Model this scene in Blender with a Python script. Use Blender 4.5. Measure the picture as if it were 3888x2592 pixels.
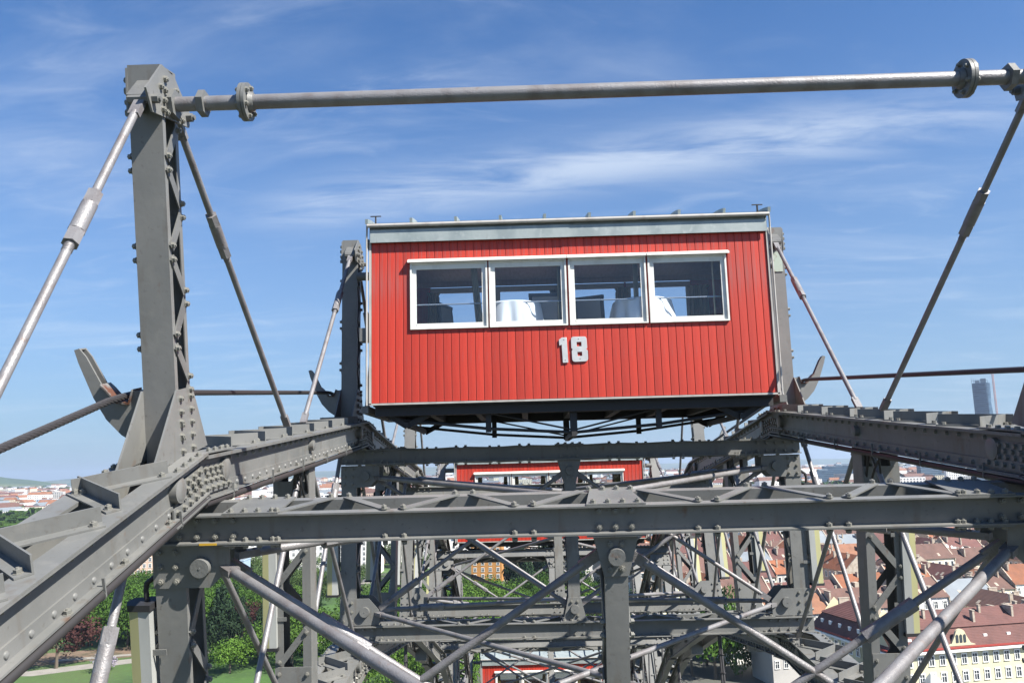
import bpy, math, random
from mathutils import Vector, Matrix
R = math.radians
random.seed(7)
sc = bpy.context.scene
for o in list(bpy.data.objects): bpy.data.objects.remove(o)
col = sc.collection

# ---------------------------------------------------------------- camera
cam = bpy.data.objects.new('camera', bpy.data.cameras.new('camera'))
col.objects.link(cam)
cr = Vector((0.9995, 0.01828, -0.02597)); cf = Vector((-0.01407, 0.98795, 0.15416))
cr = (cr - cf*cr.dot(cf)).normalized(); cu = cr.cross(cf).normalized(); cf.normalize()
cam.matrix_world = Matrix(((cr.x, cu.x, -cf.x, -0.589), (cr.y, cu.y, -cf.y, -11.1475), (cr.z, cu.z, -cf.z, 27.3437), (0, 0, 0, 1)))
cam.data.sensor_width = 36; cam.data.lens = 28.57
cam.data.clip_start = 0.05; cam.data.clip_end = 60000
sc.camera = cam
sc.view_settings.view_transform = 'Standard'; sc.view_settings.look = 'None'
sc.view_settings.exposure = 1.3; sc.view_settings.gamma = 1; sc.view_settings.use_curve_mapping = False

# ---------------------------------------------------------------- sun and sky
SUN = Vector((0.590, -0.372, 0.717)).normalized()
SUN_EL = math.asin(SUN.z); SUN_AZ = math.atan2(SUN.x, SUN.y)
w = bpy.data.worlds.new('World'); sc.world = w; w.use_nodes = True
nt = w.node_tree; nt.nodes.clear()
def N(t, **kw):
    n = nt.nodes.new(t)
    for k, v in kw.items(): setattr(n, k, v)
    return n
sky = N('ShaderNodeTexSky', sky_type='NISHITA'); sky.sun_disc = False
sky.sun_elevation = SUN_EL; sky.sun_rotation = SUN_AZ
sky.altitude = 150; sky.air_density = 1.0; sky.dust_density = 0.6; sky.ozone_density = 2.5
tc = N('ShaderNodeTexCoord')
sep = N('ShaderNodeSeparateXYZ'); nt.links.new(tc.outputs['Generated'], sep.inputs[0])
def M(op, a, b=None, c=None, clamp=False):
    n = N('ShaderNodeMath', operation=op); n.use_clamp = clamp
    for i, v in enumerate((a, b, c)):
        if v is None: continue
        if isinstance(v, (int, float)): n.inputs[i].default_value = v
        else: nt.links.new(v, n.inputs[i])
    return n.outputs[0]
# clouds lie on a flat layer high above: direction / height gives plan coordinates
zc = M('MAXIMUM', sep.outputs[2], 0.03)
den = M('ADD', zc, 0.10)
px = M('DIVIDE', sep.outputs[0], den); py = M('DIVIDE', sep.outputs[1], den)
comb = N('ShaderNodeCombineXYZ'); nt.links.new(px, comb.inputs[0]); nt.links.new(py, comb.inputs[1])
def cloud(rot, scl, nscale, detail, lo, hi, dist=0.6, rough=.6, off=(0, 0, 0)):
    mp = N('ShaderNodeMapping'); mp.inputs['Rotation'].default_value = (0, 0, R(rot)); mp.inputs['Scale'].default_value = scl
    mp.inputs['Location'].default_value = off
    nt.links.new(comb.outputs[0], mp.inputs[0])
    nz = N('ShaderNodeTexNoise'); nz.inputs['Scale'].default_value = nscale; nz.inputs['Detail'].default_value = detail
    nz.inputs['Roughness'].default_value = rough; nz.inputs['Distortion'].default_value = dist
    nt.links.new(mp.outputs[0], nz.inputs['Vector'])
    mr = N('ShaderNodeMapRange'); mr.interpolation_type = 'SMOOTHSTEP'
    mr.inputs[1].default_value = lo; mr.inputs[2].default_value = hi
    nt.links.new(nz.outputs['Fac'], mr.inputs[0])
    return mr.outputs[0]
c1 = cloud(16, (0.5, 1.5, 1), 1.3, 11, .46, .84, .7)
c2 = cloud(-12, (.8, 1.8, 1), 3.4, 10, .50, .84, .8, off=(3, 1, 0))
c3 = cloud(10, (1, 1, 1), .5, 3, .35, .65, .3, off=(5, 2, 0))
cm = M('MULTIPLY', M('ADD', M('MULTIPLY', c1, .40), M('MULTIPLY', c2, .26)), M('ADD', M('MULTIPLY', c3, .8), .25), clamp=True)
# the one long streak of cirrus that runs above the cabin
sx = M('ADD', px, 1.0)
yl = M('ADD', M('MULTIPLY', px, -.27), 2.09)
d1 = M('DIVIDE', M('SUBTRACT', py, yl), .15)
bell = M('POWER', 2.718, M('MULTIPLY', M('MULTIPLY', d1, d1), -1.0))
ends = N('ShaderNodeMapRange'); ends.interpolation_type = 'SMOOTHSTEP'; nt.links.new(px, ends.inputs[0])
ends.inputs[1].default_value = -1.0; ends.inputs[2].default_value = -.35
ende = N('ShaderNodeMapRange'); ende.interpolation_type = 'SMOOTHSTEP'; nt.links.new(px, ende.inputs[0])
ende.inputs[1].default_value = 1.6; ende.inputs[2].default_value = .6
c4 = cloud(14, (.9, 3.0, 1), 2.4, 10, .24, .66, .5, off=(1, 7, 0))
streak = M('MULTIPLY', M('MULTIPLY', M('MULTIPLY', bell, ends.outputs[0]), M('MULTIPLY', ende.outputs[0], c4)), .60)
cm = M('MAXIMUM', cm, streak)
hz = N('ShaderNodeMapRange'); nt.links.new(sep.outputs[2], hz.inputs[0]); hz.inputs[1].default_value = 0.0; hz.inputs[2].default_value = .06
cm = M('MULTIPLY', cm, hz.outputs[0])
tint = N('ShaderNodeMixRGB', blend_type='MULTIPLY'); tint.inputs[0].default_value = 1
nt.links.new(sky.outputs[0], tint.inputs[1]); tint.inputs[2].default_value = (0.60, 0.97, 1.36, 1)
lowf = N('ShaderNodeMapRange'); nt.links.new(sep.outputs[2], lowf.inputs[0]); lowf.inputs[1].default_value = .55; lowf.inputs[2].default_value = .0; lowf.inputs[3].default_value = 0; lowf.inputs[4].default_value = 1
lowm = N('ShaderNodeMixRGB'); nt.links.new(M('MULTIPLY', M('POWER', lowf.outputs[0], 1.6), .85), lowm.inputs[0])
nt.links.new(tint.outputs[0], lowm.inputs[1]); lowm.inputs[2].default_value = (3.1, 4.15, 5.4, 1); tint = lowm
mixc = N('ShaderNodeMixRGB'); nt.links.new(cm, mixc.inputs[0]); nt.links.new(lowm.outputs[0], mixc.inputs[1])
mixc.inputs[2].default_value = (7.0, 7.8, 8.8, 1)
bg = N('ShaderNodeBackground'); bg.inputs[1].default_value = 0.050
nt.links.new(mixc.outputs[0], bg.inputs[0])
ow = N('ShaderNodeOutputWorld'); nt.links.new(bg.outputs[0], ow.inputs[0])
sl = bpy.data.lights.new('sun', 'SUN'); sl.energy = 5.0; sl.angle = R(0.53); sl.color = (1, .95, .87)
so = bpy.data.objects.new('sun', sl); col.objects.link(so); so.rotation_euler = SUN.to_track_quat('Z', 'Y').to_euler()
so.location = (200, -100, 300)

# ---------------------------------------------------------------- materials
def mat(name, c, rough=.5, metal=0, noise=None, bump=0, bscale=40, spec=.5, streak=None, dirt=None, objrand=0):
    m = bpy.data.materials.new(name); m.use_nodes = True
    t = m.node_tree; b = t.nodes['Principled BSDF']
    b.inputs['Base Color'].default_value = (*c, 1); b.inputs['Roughness'].default_value = rough
    b.inputs['Metallic'].default_value = metal; b.inputs['Specular IOR Level'].default_value = spec
    geo = t.nodes.new('ShaderNodeTexCoord'); last = None
    def mixin(fac, c2, mode='MIX'):
        nonlocal last
        mx = t.nodes.new('ShaderNodeMixRGB'); mx.blend_type = mode
        t.links.new(fac, mx.inputs[0])
        if last: t.links.new(last, mx.inputs[1])
        else: mx.inputs[1].default_value = (*c, 1)
        mx.inputs[2].default_value = (*c2, 1); last = mx.outputs[0]
    def nz(scale, lo, hi, vec=(1, 1, 1), det=6):
        mp = t.nodes.new('ShaderNodeMapping'); mp.inputs['Scale'].default_value = vec
        t.links.new(geo.outputs['Object'], mp.inputs[0])
        n = t.nodes.new('ShaderNodeTexNoise'); n.inputs['Scale'].default_value = scale; n.inputs['Detail'].default_value = det
        t.links.new(mp.outputs[0], n.inputs['Vector'])
        r = t.nodes.new('ShaderNodeMapRange'); r.inputs[1].default_value = lo; r.inputs[2].default_value = hi
        t.links.new(n.outputs['Fac'], r.inputs[0]); return r.outputs[0]
    if noise:
        for (s, c2, lo, hi, vec) in noise: mixin(nz(s, lo, hi, vec), c2)
    if objrand:
        oi = t.nodes.new('ShaderNodeObjectInfo')
        hsv = t.nodes.new('ShaderNodeHueSaturation')
        r = t.nodes.new('ShaderNodeMapRange'); r.inputs[3].default_value = 1-objrand; r.inputs[4].default_value = 1+objrand
        t.links.new(oi.outputs['Random'], r.inputs[0]); t.links.new(r.outputs[0], hsv.inputs['Value'])
        if last: t.links.new(last, hsv.inputs['Color'])
        else: hsv.inputs['Color'].default_value = (*c, 1)
        last = hsv.outputs[0]
    if last: t.links.new(last, b.inputs['Base Color'])
    if bump:
        mp = t.nodes.new('ShaderNodeTexNoise'); mp.inputs['Scale'].default_value = bscale; mp.inputs['Detail'].default_value = 5
        t.links.new(geo.outputs['Object'], mp.inputs['Vector'])
        bm = t.nodes.new('ShaderNodeBump'); bm.inputs['Strength'].default_value = bump; bm.inputs['Distance'].default_value = .01
        t.links.new(mp.outputs['Fac'], bm.inputs['Height']); t.links.new(bm.outputs[0], b.inputs['Normal'])
    return m
STEEL = mat('painted_steel', (0.162, 0.162, 0.155), .45, 0, [(1.6, (0.118, 0.121, 0.117), .35, .7, (1, 1, 1)), (7, (0.175, 0.173, 0.160), .55, .8, (1, 1, 1)), (3.2, (0.106, 0.090, 0.072), .58, .80, (3, 3, .6)), (5.5, (0.124, 0.061, 0.031), .68, .80, (1, 1, 1)), (26, (0.083, 0.077, 0.070), .62, .80, (1, 1, 1)), (70, (0.216, 0.216, 0.207), .70, .82, (1, 1, 1))], .10, 22)
STEELD = mat('grey_steel_lattice', (0.135, 0.137, 0.131), .5, 0, [(4, (0.104, 0.105, 0.103), .4, .7, (1, 1, 1)), (9, (0.108, 0.059, 0.036), .66, .82, (1, 1, 1)), (30, (0.077, 0.072, 0.065), .62, .8, (1, 1, 1))], .2, 40)
RODM = mat('silver_painted_rod', (0.199, 0.195, 0.199), .46, .25, [(7, (0.145, 0.132, 0.132), .45, .7, (1, 1, 1)), (24, (0.159, 0.112, 0.093), .62, .85, (1, 1, 1))], .35, 90)
BOLTM = mat('bolt_paint', (0.174, 0.172, 0.154), .42, .1, [(30, (0.121, 0.114, 0.102), .5, .8, (1, 1, 1))], .2, 150)
BLACK = mat('black_rubber', (.018, .018, .02), .6)
PIPE = mat('dark_conduit', (.028, .026, .026), .55)
CABLE = mat('steel_rope', (.050, .047, .049), .5, .3, [(60, (.03, .026, .025), .5, .8, (1, 1, 1))])
RUST = mat('worn_saddle', (.15, .15, .145), .6, 0, [(9, (.09, .035, .018), .42, .55, (1, 1, 1))], .3, 60)
LAMPY = mat('yellowed_diffuser', (0.368, 0.352, 0.176), .35, 0, [(3, (0.304, 0.296, 0.160), .4, .7, (1, 1, .3))])
LAMPG = mat('lamp_housing', (0.336, 0.344, 0.328), .4, 0, [(5, (0.264, 0.272, 0.264), .4, .7, (1, 1, .3))])
RED = mat('red_paint', (0.43, 0.033, 0.016), .5, 0, [(3.0, (0.35, 0.024, 0.012), .4, .7, (6, 6, .5)), (3.5, (0.27, 0.085, 0.075), .53, .85, (7, 7, .35)), (60, (0.475, 0.050, 0.029), .62, .8, (1, 1, .3))], .15, 80, objrand=.13)
WHITE = mat('white_paint', (.64, .64, .60), .4, 0, [(6, (.50, .49, .45), .5, .75, (1, 1, 1)), (26, (.40, .33, .27), .70, .82, (1, 1, 1))], .15, 60)
ZINC = mat('zinc_sheet', (0.288, 0.324, 0.317), .45, .15, [(4, (0.223, 0.259, 0.259), .42, .62, (1, 1, .6)), (13, (0.338, 0.367, 0.360), .55, .75, (1, 1, 1)), (7, (0.166, 0.166, 0.151), .66, .85, (5, 5, .4))], .12, 20)
TRIM = mat('grey_trim', (0.368, 0.352, 0.328), .5, 0, [(8, (0.272, 0.248, 0.224), .5, .75, (1, 1, .4))])
UNDER = mat('tarred_underframe', (.022, .021, .022), .65)
WOODIN = mat('varnished_panelling', (.40, .27, .20), .5, 0, [(5, (.32, .21, .15), .4, .7, (6, 1, 1))])
CURT = mat('beige_curtain', (.55, .50, .36), .8, 0, [(4, (.33, .29, .19), .4, .7, (6, 6, .3))])
CURTY = mat('ochre_curtain', (.33, .25, .09), .8, 0, [(4, (.24, .18, .06), .4, .7, (6, 6, .3))])
CLOTH = mat('white_tablecloth', (.78, .80, .80), .8)
CHAIRM = mat('dark_chair_wood', (.045, .035, .032), .4)
CHAIRU = mat('grey_upholstery', (.30, .28, .26), .8)
ALU = mat('aluminium_figure', (.46, .47, .47), .5, .15, [(10, (.38, .39, .39), .4, .7, (1, 1, 1))])
RAIL = mat('chrome_rail', (.55, .6, .66), .25, .6)
def glass_mat():
    m = bpy.data.materials.new('window_glass'); m.use_nodes = True; t = m.node_tree; t.nodes.clear()
    tr = t.nodes.new('ShaderNodeBsdfTransparent'); tr.inputs[0].default_value = (.93, .95, .97, 1)
    gl = t.nodes.new('ShaderNodeBsdfGlossy'); gl.inputs['Roughness'].default_value = .03
    fr = t.nodes.new('ShaderNodeLayerWeight'); fr.inputs[0].default_value = .5
    pw = t.nodes.new('ShaderNodeMath'); pw.operation = 'POWER'; pw.inputs[1].default_value = 5; t.links.new(fr.outputs['Facing'], pw.inputs[0])
    mr = t.nodes.new('ShaderNodeMath'); mr.operation = 'MULTIPLY_ADD'; mr.inputs[1].default_value = .9; mr.inputs[2].default_value = .045; t.links.new(pw.outputs[0], mr.inputs[0])
    mx = t.nodes.new('ShaderNodeMixShader'); t.links.new(mr.outputs[0], mx.inputs[0]); t.links.new(tr.outputs[0], mx.inputs[1]); t.links.new(gl.outputs[0], mx.inputs[2])
    o = t.nodes.new('ShaderNodeOutputMaterial'); t.links.new(mx.outputs[0], o.inputs[0]); return m
GLASS = glass_mat()

# ---------------------------------------------------------------- mesh helpers
class MB:
    def __init__(s): s.v = []; s.f = []; s.m = []; s.mi = 0
    def add(s, vs, fs):
        b = len(s.v); s.v += [tuple(q) for q in vs]; s.f += [tuple(b+i for i in f) for f in fs]; s.m += [s.mi]*len(fs)
    def box(s, x0, x1, y0, y1, z0, z1):
        s.add([(x0, y0, z0), (x1, y0, z0), (x1, y1, z0), (x0, y1, z0), (x0, y0, z1), (x1, y0, z1), (x1, y1, z1), (x0, y1, z1)],
              [(0, 3, 2, 1), (4, 5, 6, 7), (0, 1, 5, 4), (1, 2, 6, 5), (2, 3, 7, 6), (3, 0, 4, 7)])
    def bar(s, p0, p1, wd, th, up=(0, 0, 1)):
        p0 = Vector(p0); p1 = Vector(p1); d = (p1-p0).normalized(); up = Vector(up)
        sd = d.cross(up)
        if sd.length < 1e-4: sd = d.cross(Vector((1, 0, 0)))
        sd.normalize(); u = sd.cross(d).normalized()
        a = sd*wd/2; b = u*th/2
        vs = [p0-a-b, p0+a-b, p0+a+b, p0-a+b, p1-a-b, p1+a-b, p1+a+b, p1-a+b]
        s.add(vs, [(0, 1, 2, 3), (7, 6, 5, 4), (0, 4, 5, 1), (1, 5, 6, 2), (2, 6, 7, 3), (3, 7, 4, 0)])
    def cyl(s, p0, p1, r, n=12, r2=None, cap=True):
        p0 = Vector(p0); p1 = Vector(p1); r2 = r if r2 is None else r2
        d = (p1-p0).normalized(); a = d.orthogonal().normalized(); b = d.cross(a)
        vs = []
        for pp, rr in ((p0, r), (p1, r2)):
            for i in range(n):
                an = 2*math.pi*i/n; vs.append(pp+(a*math.cos(an)+b*math.sin(an))*rr)
        fs = [(i, (i+1) % n, n+(i+1) % n, n+i) for i in range(n)]
        if cap: fs += [tuple(range(n-1, -1, -1)), tuple(range(n, 2*n))]
        s.add(vs, fs)
    def tube(s, pts, r, n=8):
        for a, b in zip(pts[:-1], pts[1:]): s.cyl(a, b, r, n)
    def prism(s, poly, org, ax, ay, n0, th):
        """polygon (2-D list) in the plane org + a*ax + b*ay, extruded by th along n0"""
        org = Vector(org); ax = Vector(ax); ay = Vector(ay); n0 = Vector(n0); k = len(poly)
        vs = [org+ax*a+ay*b for a, b in poly] + [org+ax*a+ay*b+n0*th for a, b in poly]
        s.add(vs, [tuple(range(k)), tuple(range(2*k-1, k-1, -1))]+[(i, k+i, k+(i+1) % k, (i+1) % k) for i in range(k)])
    def mesh(s, name, mats, smooth=False):
        me = bpy.data.meshes.new(name); me.from_pydata(s.v, [], s.f)
        for q in (mats if isinstance(mats, (list, tuple)) else [mats]): me.materials.append(q)
        if isinstance(mats, (list, tuple)) and len(mats) > 1: me.polygons.foreach_set('material_index', s.m)
        me.update()
        import bmesh
        if len(s.f) < 60000 and not getattr(s, 'open', False):
            bm = bmesh.new(); bm.from_mesh(me); bmesh.ops.recalc_face_normals(bm, faces=bm.faces); bm.to_mesh(me); bm.free()
        if smooth:
            me.polygons.foreach_set('use_smooth', [True]*len(me.polygons)); me.set_sharp_from_angle(angle=R(38))
        return me
def ob(name, me, parent=None, loc=(0, 0, 0), rot=(0, 0, 0), label=None, cat=None, group=None, kind=None):
    o = bpy.data.objects.new(name, me); col.objects.link(o); o.location = loc; o.rotation_euler = rot
    if parent: o.parent = parent
    if label: o['label'] = label
    if cat: o['category'] = cat
    if group: o['group'] = group
    if kind: o['kind'] = kind
    return o
def mk(name, mb, m, parent=None, smooth=False, **k): return ob(name, mb.mesh(name, m, smooth), parent, **k)

# ================================================================= THE WHEEL
# local frame at every position k: x along the axle, t along the rim, r outward
D = R(12); T1 = -0.201275
wheel = ob('ferris_wheel', None, None, label='giant grey riveted steel ferris wheel rim carrying the red cabins', cat='ferris wheel')
wheel.empty_display_size = 2
def ang(k): return T1 + D*(k-1)
def P(x, t, r, dk=0):
    a = D*dk; return Vector((x, t*math.cos(a)+r*math.sin(a), -t*math.sin(a)+r*math.cos(a)))
def wp(x, t, r, k):
    a = ang(k); return Vector((x, t*math.cos(a)+r*math.sin(a), -t*math.sin(a)+r*math.cos(a)))

hb = MB(); hb.cyl((0, 0, 0), (0, 0, .003), .024, 12); hb.cyl((0, 0, .003), (0, 0, .021), .0195, 6); hb.cyl((0, 0, .021), (0, 0, .028), .0100, 8, .008)
BOLT = hb.mesh('bolt', BOLTM)
hb = MB(); hb.cyl((0, 0, 0), (0, 0, .007), .019, 10, .016); hb.cyl((0, 0, .007), (0, 0, .012), .016, 10, .007)
RIVET = hb.mesh('rivet', STEEL, True)
def hexrot(n): return Vector(n).to_track_quat('Z', 'Y').to_euler()
def bolts(parent, lst, single, r0=1.0, name='bolt'):
    """lst of (position, normal): singles where they show large, otherwise one joined part"""
    if not lst: return
    if single:
        for q, n in lst:
            o = ob(name, BOLT if name == 'bolt' else RIVET, parent, q, hexrot(n))
            if r0 != 1: o.scale = (r0,)*3
    else:
        mb = MB()
        for q, n in lst:
            q = Vector(q); n = Vector(n).normalized(); mb.cyl(q, q+n*.022*r0, .0205*r0, 6, .019*r0 if name == 'bolt' else .011*r0)
        o = mk(name+'_row', mb, BOLTM, parent); o['kind'] = 'stuff'

# ---- cross beams (two channels tied by straps)
BW = 3.18; DEP = .34
def cross_beam(k, rb, single, name='cross_beam'):
    """rb = underside radius of the beam; height .2"""
    rt = rb+.20; mb = MB()
    for (w0, fl) in ((.006, -.064), (DEP-.006, .064)):        # web and flanges of each channel
        mb.box(-BW, BW, min(w0, w0+math.copysign(.012, -fl)), max(w0, w0+math.copysign(.012, -fl)), rb, rt)
        a, b = sorted((w0, w0-fl*1.0))
        mb.box(-BW, BW, min(w0, w0+fl) if fl < 0 else w0, max(w0, w0+fl) if fl > 0 else w0, rt-.012, rt+.0)
        mb.box(-BW, BW, min(w0, w0+fl) if fl < 0 else w0, max(w0, w0+fl) if fl > 0 else w0, rb, rb+.012)
    o = mk(name, mb, STEEL, wheel); o.rotation_euler.x = -ang(k)
    f, b = -.02, DEP+.02
    nodes = [(.16, b), (.62, f), (1.05, b), (1.50, f), (1.95, b), (2.36, f)]
    det = MB(); bl = []
    for sgn in (-1, 1):
        for (x0, t0), (x1, t1) in zip(nodes[:-1], nodes[1:]):
            for lev, th in ((rt+.006, 1), (rb-.006, -1)):
                a = (sgn*(x0+.05), t0, lev); c = (sgn*(x1-.05), t1, lev)
                if single == 2 and th == 1:
                    q = MB(); q.bar(a, c, .062, .010); ob('lattice_strap', q.mesh('lattice_strap', STEELD), o)
                else: det.bar(a, c, .062, .010)
                for (xx, tt) in ((sgn*(x0+.065), t0), (sgn*(x1-.065), t1)):
                    if abs(xx) > .25 and abs(xx) < 2.4: bl.append(((xx, tt, rt+.011), (0, 0, 1), th) if th > 0 else ((xx, tt, rb+.012), (0, 0, 1), th))
    plates = [(-.20, .20), (2.28, 2.66), (-2.66, -2.28)]
    for x0, x1 in plates:
        for z0, th in ((rt+.001, 1), (rb-.013, -1)):
            q = MB(); q.prism([(x0, f-.035), (x1, f-.035), (x1-.06*(x0 < 0 < x1), b+.035), (x0+.06*(x0 < 0 < x1), b+.035)], (0, 0, z0), (1, 0, 0), (0, 1, 0), (0, 0, 1), .012)
            ob('batten_plate', q.mesh('batten_plate', STEELD), o)
            for i in range(4):
                xx = x0+.05+(x1-x0-.1)*i/3
                for tt in (f, b):
                    if th > 0 or x0 > .3 or x1 < -.3: bl.append(((xx, tt, rt+.013 if th > 0 else rb+.012), (0, 0, 1), th))
    # heads that show on the front webs
    wb = []
    for xx in (-.11, 0, .11):
        for rr in (rb+.045, rt-.045): wb.append(((xx, -.006, rr), (0, -1, 0)))
    for sgn in (-1, 1):
        for i in range(5):
            for rr in (rb+.045, rt-.045): wb.append(((sgn*(3.10-i*.125), -.006, rr), (0, -1, 0)))
    if det.f: d = mk('lattice', det, STEELD, o); d['kind'] = 'stuff'
    top = [(q, n) for q, n, th in bl if th > 0]; bot = [(q, n) for q, n, th in bl if th < 0]
    bolts(o, top+[q for q in bot if q[0][1] < .1]+wb, single == 2); bolts(o, [(q, (0, 0, -1)) for q, n in [(Vector(a)-Vector((0, 0, .026)), b) for a, b in bot]], False)
    return o

# ---- gussets with their pins
def gusset(k, s, rb, up, single):
    """end gusset; up=-1 hangs below the outer beam, +1 stands on the inner beam"""
    r0, r1, r2 = (rb-.012, rb-.18, rb-.31) if up < 0 else (rb+.212, rb+.38, rb+.56)
    h = abs(r2-r0)
    poly = [(3.17, r0), (2.64, r0), (2.64, r0+up*h*.56), (2.78, r2), (3.17, r2)]
    for t0 in (0, DEP-.014):
        mb = MB(); mb.prism([(s*a, b) for a, b in poly], (0, t0, 0), (1, 0, 0), (0, 0, 1), (0, 1, 0), .014)
        g = mk('gusset_plate', mb, STEEL, wheel); g.rotation_euler.x = -ang(k)
        if t0 == 0:
            pr = (r0+r2)/2+up*.0; pm = MB(); pm.cyl((s*2.83, 0, pr), (s*2.83, -.055, pr), .066, 24, .064); pm.cyl((s*2.83, -.055, pr), (s*2.83, -.058, pr), .008, 8)
            mk('pin', pm, STEELD, g, True)
            bolts(g, [((s*xx, 0, r0+up*h*f), (0, -1, 0)) for xx in (3.12, 3.01) for f in (.16, .5, .84)], single == 2)
def centre_gusset(k, rb, up, single):
    r0, r2 = (rb-.012, rb-.30) if up < 0 else (rb+.212, rb+.51)
    for t0 in (0, DEP-.014):
        mb = MB(); mb.prism([(-.155, r0), (.155, r0), (.085, r2), (-.085, r2)], (0, t0, 0), (1, 0, 0), (0, 0, 1), (0, 1, 0), .014)
        g = mk('gusset_plate', mb, STEEL, wheel); g.rotation_euler.x = -ang(k)
        if t0 == 0:
            pr = (r0+r2)/2; pm = MB(); pm.cyl((0, 0, pr), (0, -.05, pr), .060, 24, .058); pm.cyl((0, -.05, pr), (0, -.053, pr), .007, 8)
            mk('pin', pm, STEELD, g, True)
            bolts(g, [((xx, 0, r0+up*abs(r2-r0)*f), (0, -1, 0)) for xx in (-.04, .04) for f in (.22, .82)], single == 2)

# ---- two channels with side lattice: posts and node columns
def ladder(name, k, xa, xb, ra, rb_, single, step=.30, t0=.0, t1=.24, phase=0, lat='x'):
    mb = MB(); fl = .045
    xa, xb = sorted((xa, xb))
    if lat == 'x':      # solid faces front and rear, lattice on the sides
        mb.box(xa, xb, t0, t0+.010, ra, rb_); mb.box(xa, xb, t1-.010, t1, ra, rb_)
        for xx in (xa, xb-.008):
            mb.box(xx, xx+.008, t0+.010, t0+fl, ra, rb_); mb.box(xx, xx+.008, t1-fl, t1-.010, ra, rb_)
        mb.box(xa, xb, t0, t1, rb_, rb_+.008)
    else:               # solid sides, lattice front and rear
        mb.box(xa, xa+.010, t0, t1, ra, rb_); mb.box(xb-.010, xb, t0, t1, ra, rb_)
        for tt in (t0, t1-.008):
            mb.box(xa+.010, xa+.085, tt, tt+.008, ra, rb_); mb.box(xb-.085, xb-.010, tt, tt+.008, ra, rb_)
    o = mk(name, mb, STEEL, wheel); o.rotation_euler.x = -ang(k)
    det = MB(); bl = []; n = int((rb_-ra)/step); r = rb_-.02; side = phase
    while r-step > ra+.05:
        for sg in (0, 1):
            if lat == 'x':
                xx = xa-.006 if sg == 0 else xb+.006
                e = (t0+.03, t1-.03) if side else (t1-.03, t0+.03)
                a = (xx, e[0], r-.05); c = (xx, e[1], r-step+.01); up = (1, 0, 0); nn = (-1, 0, 0) if sg == 0 else (1, 0, 0); off = .006*(-1 if sg == 0 else 1)
                bp_ = [((xx+off, a[1], r-.065), nn), ((xx+off, c[1], r-step+.03), nn)]
            else:
                tt = t0-.006 if sg == 0 else t1+.006
                e = (xa+.045, xb-.045) if side else (xb-.045, xa+.045)
                a = (e[0], tt, r-.05); c = (e[1], tt, r-step+.01); up = (0, 1, 0); nn = (0, -1, 0) if sg == 0 else (0, 1, 0); off = .006*(-1 if sg == 0 else 1)
                bp_ = [((a[0], tt+off, r-.075), nn), ((c[0], tt+off, r-step+.04), nn)]
            if single == 2:
                q = MB(); q.bar(a, c, .065, .010, up); ob('lattice_strap', q.mesh('lattice_strap', STEELD), o)
            else: det.bar(a, c, .065, .010, up)
            bl += bp_
        r -= step; side = not side
    if det.f: d = mk('lattice', det, STEELD, o); d['kind'] = 'stuff'
    bolts(o, bl, single == 2)
    return o

HEAD = [(0.0, 30.675), (.20, 30.64), (.28, 30.57), (.45, 30.44), (.41, 30.345), (-.17, 30.325), (-.25, 30.46)]
BASE = [(-.01, 28.50), (.25, 28.50), (.47, 28.045), (-.42, 28.02)]
def post(k, s, single):
    o = ladder('post', k, s*2.955, s*3.175, 27.80, 30.67, single, .30, phase=1)
    # capping plates of head and base on both faces
    for xx, dx in ((2.955, -.014), (3.175, .014)):
        mb = MB(); mb.prism(HEAD if dx < 0 else [(0, 30.66), (.24, 30.64), (.25, 30.36), (-.01, 30.34)], (s*xx, 0, 0), (0, 1, 0), (0, 0, 1), (s*dx, 0, 0), 1)
        h = mk('head_plate', mb, STEEL, wheel); h.rotation_euler.x = -ang(k)
        mb = MB(); mb.prism(BASE, (s*xx, 0, 0), (0, 1, 0), (0, 0, 1), (s*dx, 0, 0), 1)
        g = mk('base_gusset', mb, STEEL, wheel); g.rotation_euler.x = -ang(k)
        nn = (s*dx, 0, 0); xo = s*(xx+dx)
        vis = single == 2 and dx < 0
        bolts(h, [((xo, a if dx < 0 else min(max(a, .03), .2), b), nn) for a, b in ((.04, 30.59), (.20, 30.55), (-.04, 30.52), (.02, 30.51), (.0, 30.44), (.06, 30.43), (-.02, 30.375), (.03, 30.365), (.24, 30.42), (.22, 30.37), (.28, 30.365), (.25, 30.49))], vis)
        bolts(g, [((xo, a, b), nn) for b in (28.44, 28.35, 28.26, 28.17, 28.08) for a in (.035, .205)], vis)
    # lugs where the stays are bolted on
    for t in (-.16, .38):
        mb = MB(); mb.cyl((s*3.10, t, 30.41), (s*2.90, t, 30.41), .030, 6); mb.cyl((s*2.90, t, 30.41), (s*2.885, t, 30.41), .018, 10)
        q = mk('stay_bolt', mb, STEELD, wheel); q.rotation_euler.x = -ang(k)
    mb = MB(); mb.prism([(-.002, 30.56), (-.002, 30.36), (-.13, 30.36), (-.16, 30.43)], (s*3.075, 0, 0), (0, 1, 0), (0, 0, 1), (s*.02, 0, 0), 1)
    mb.prism([(-.002, 30.56), (-.002, 30.575), (-.17, 30.44), (-.16, 30.43)], (s*2.98, 0, 0), (0, 1, 0), (0, 0, 1), (s*.13, 0, 0), 1)
    q = mk('stay_lug', mb, STEELD, wheel); q.rotation_euler.x = -ang(k)
    return o

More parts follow.
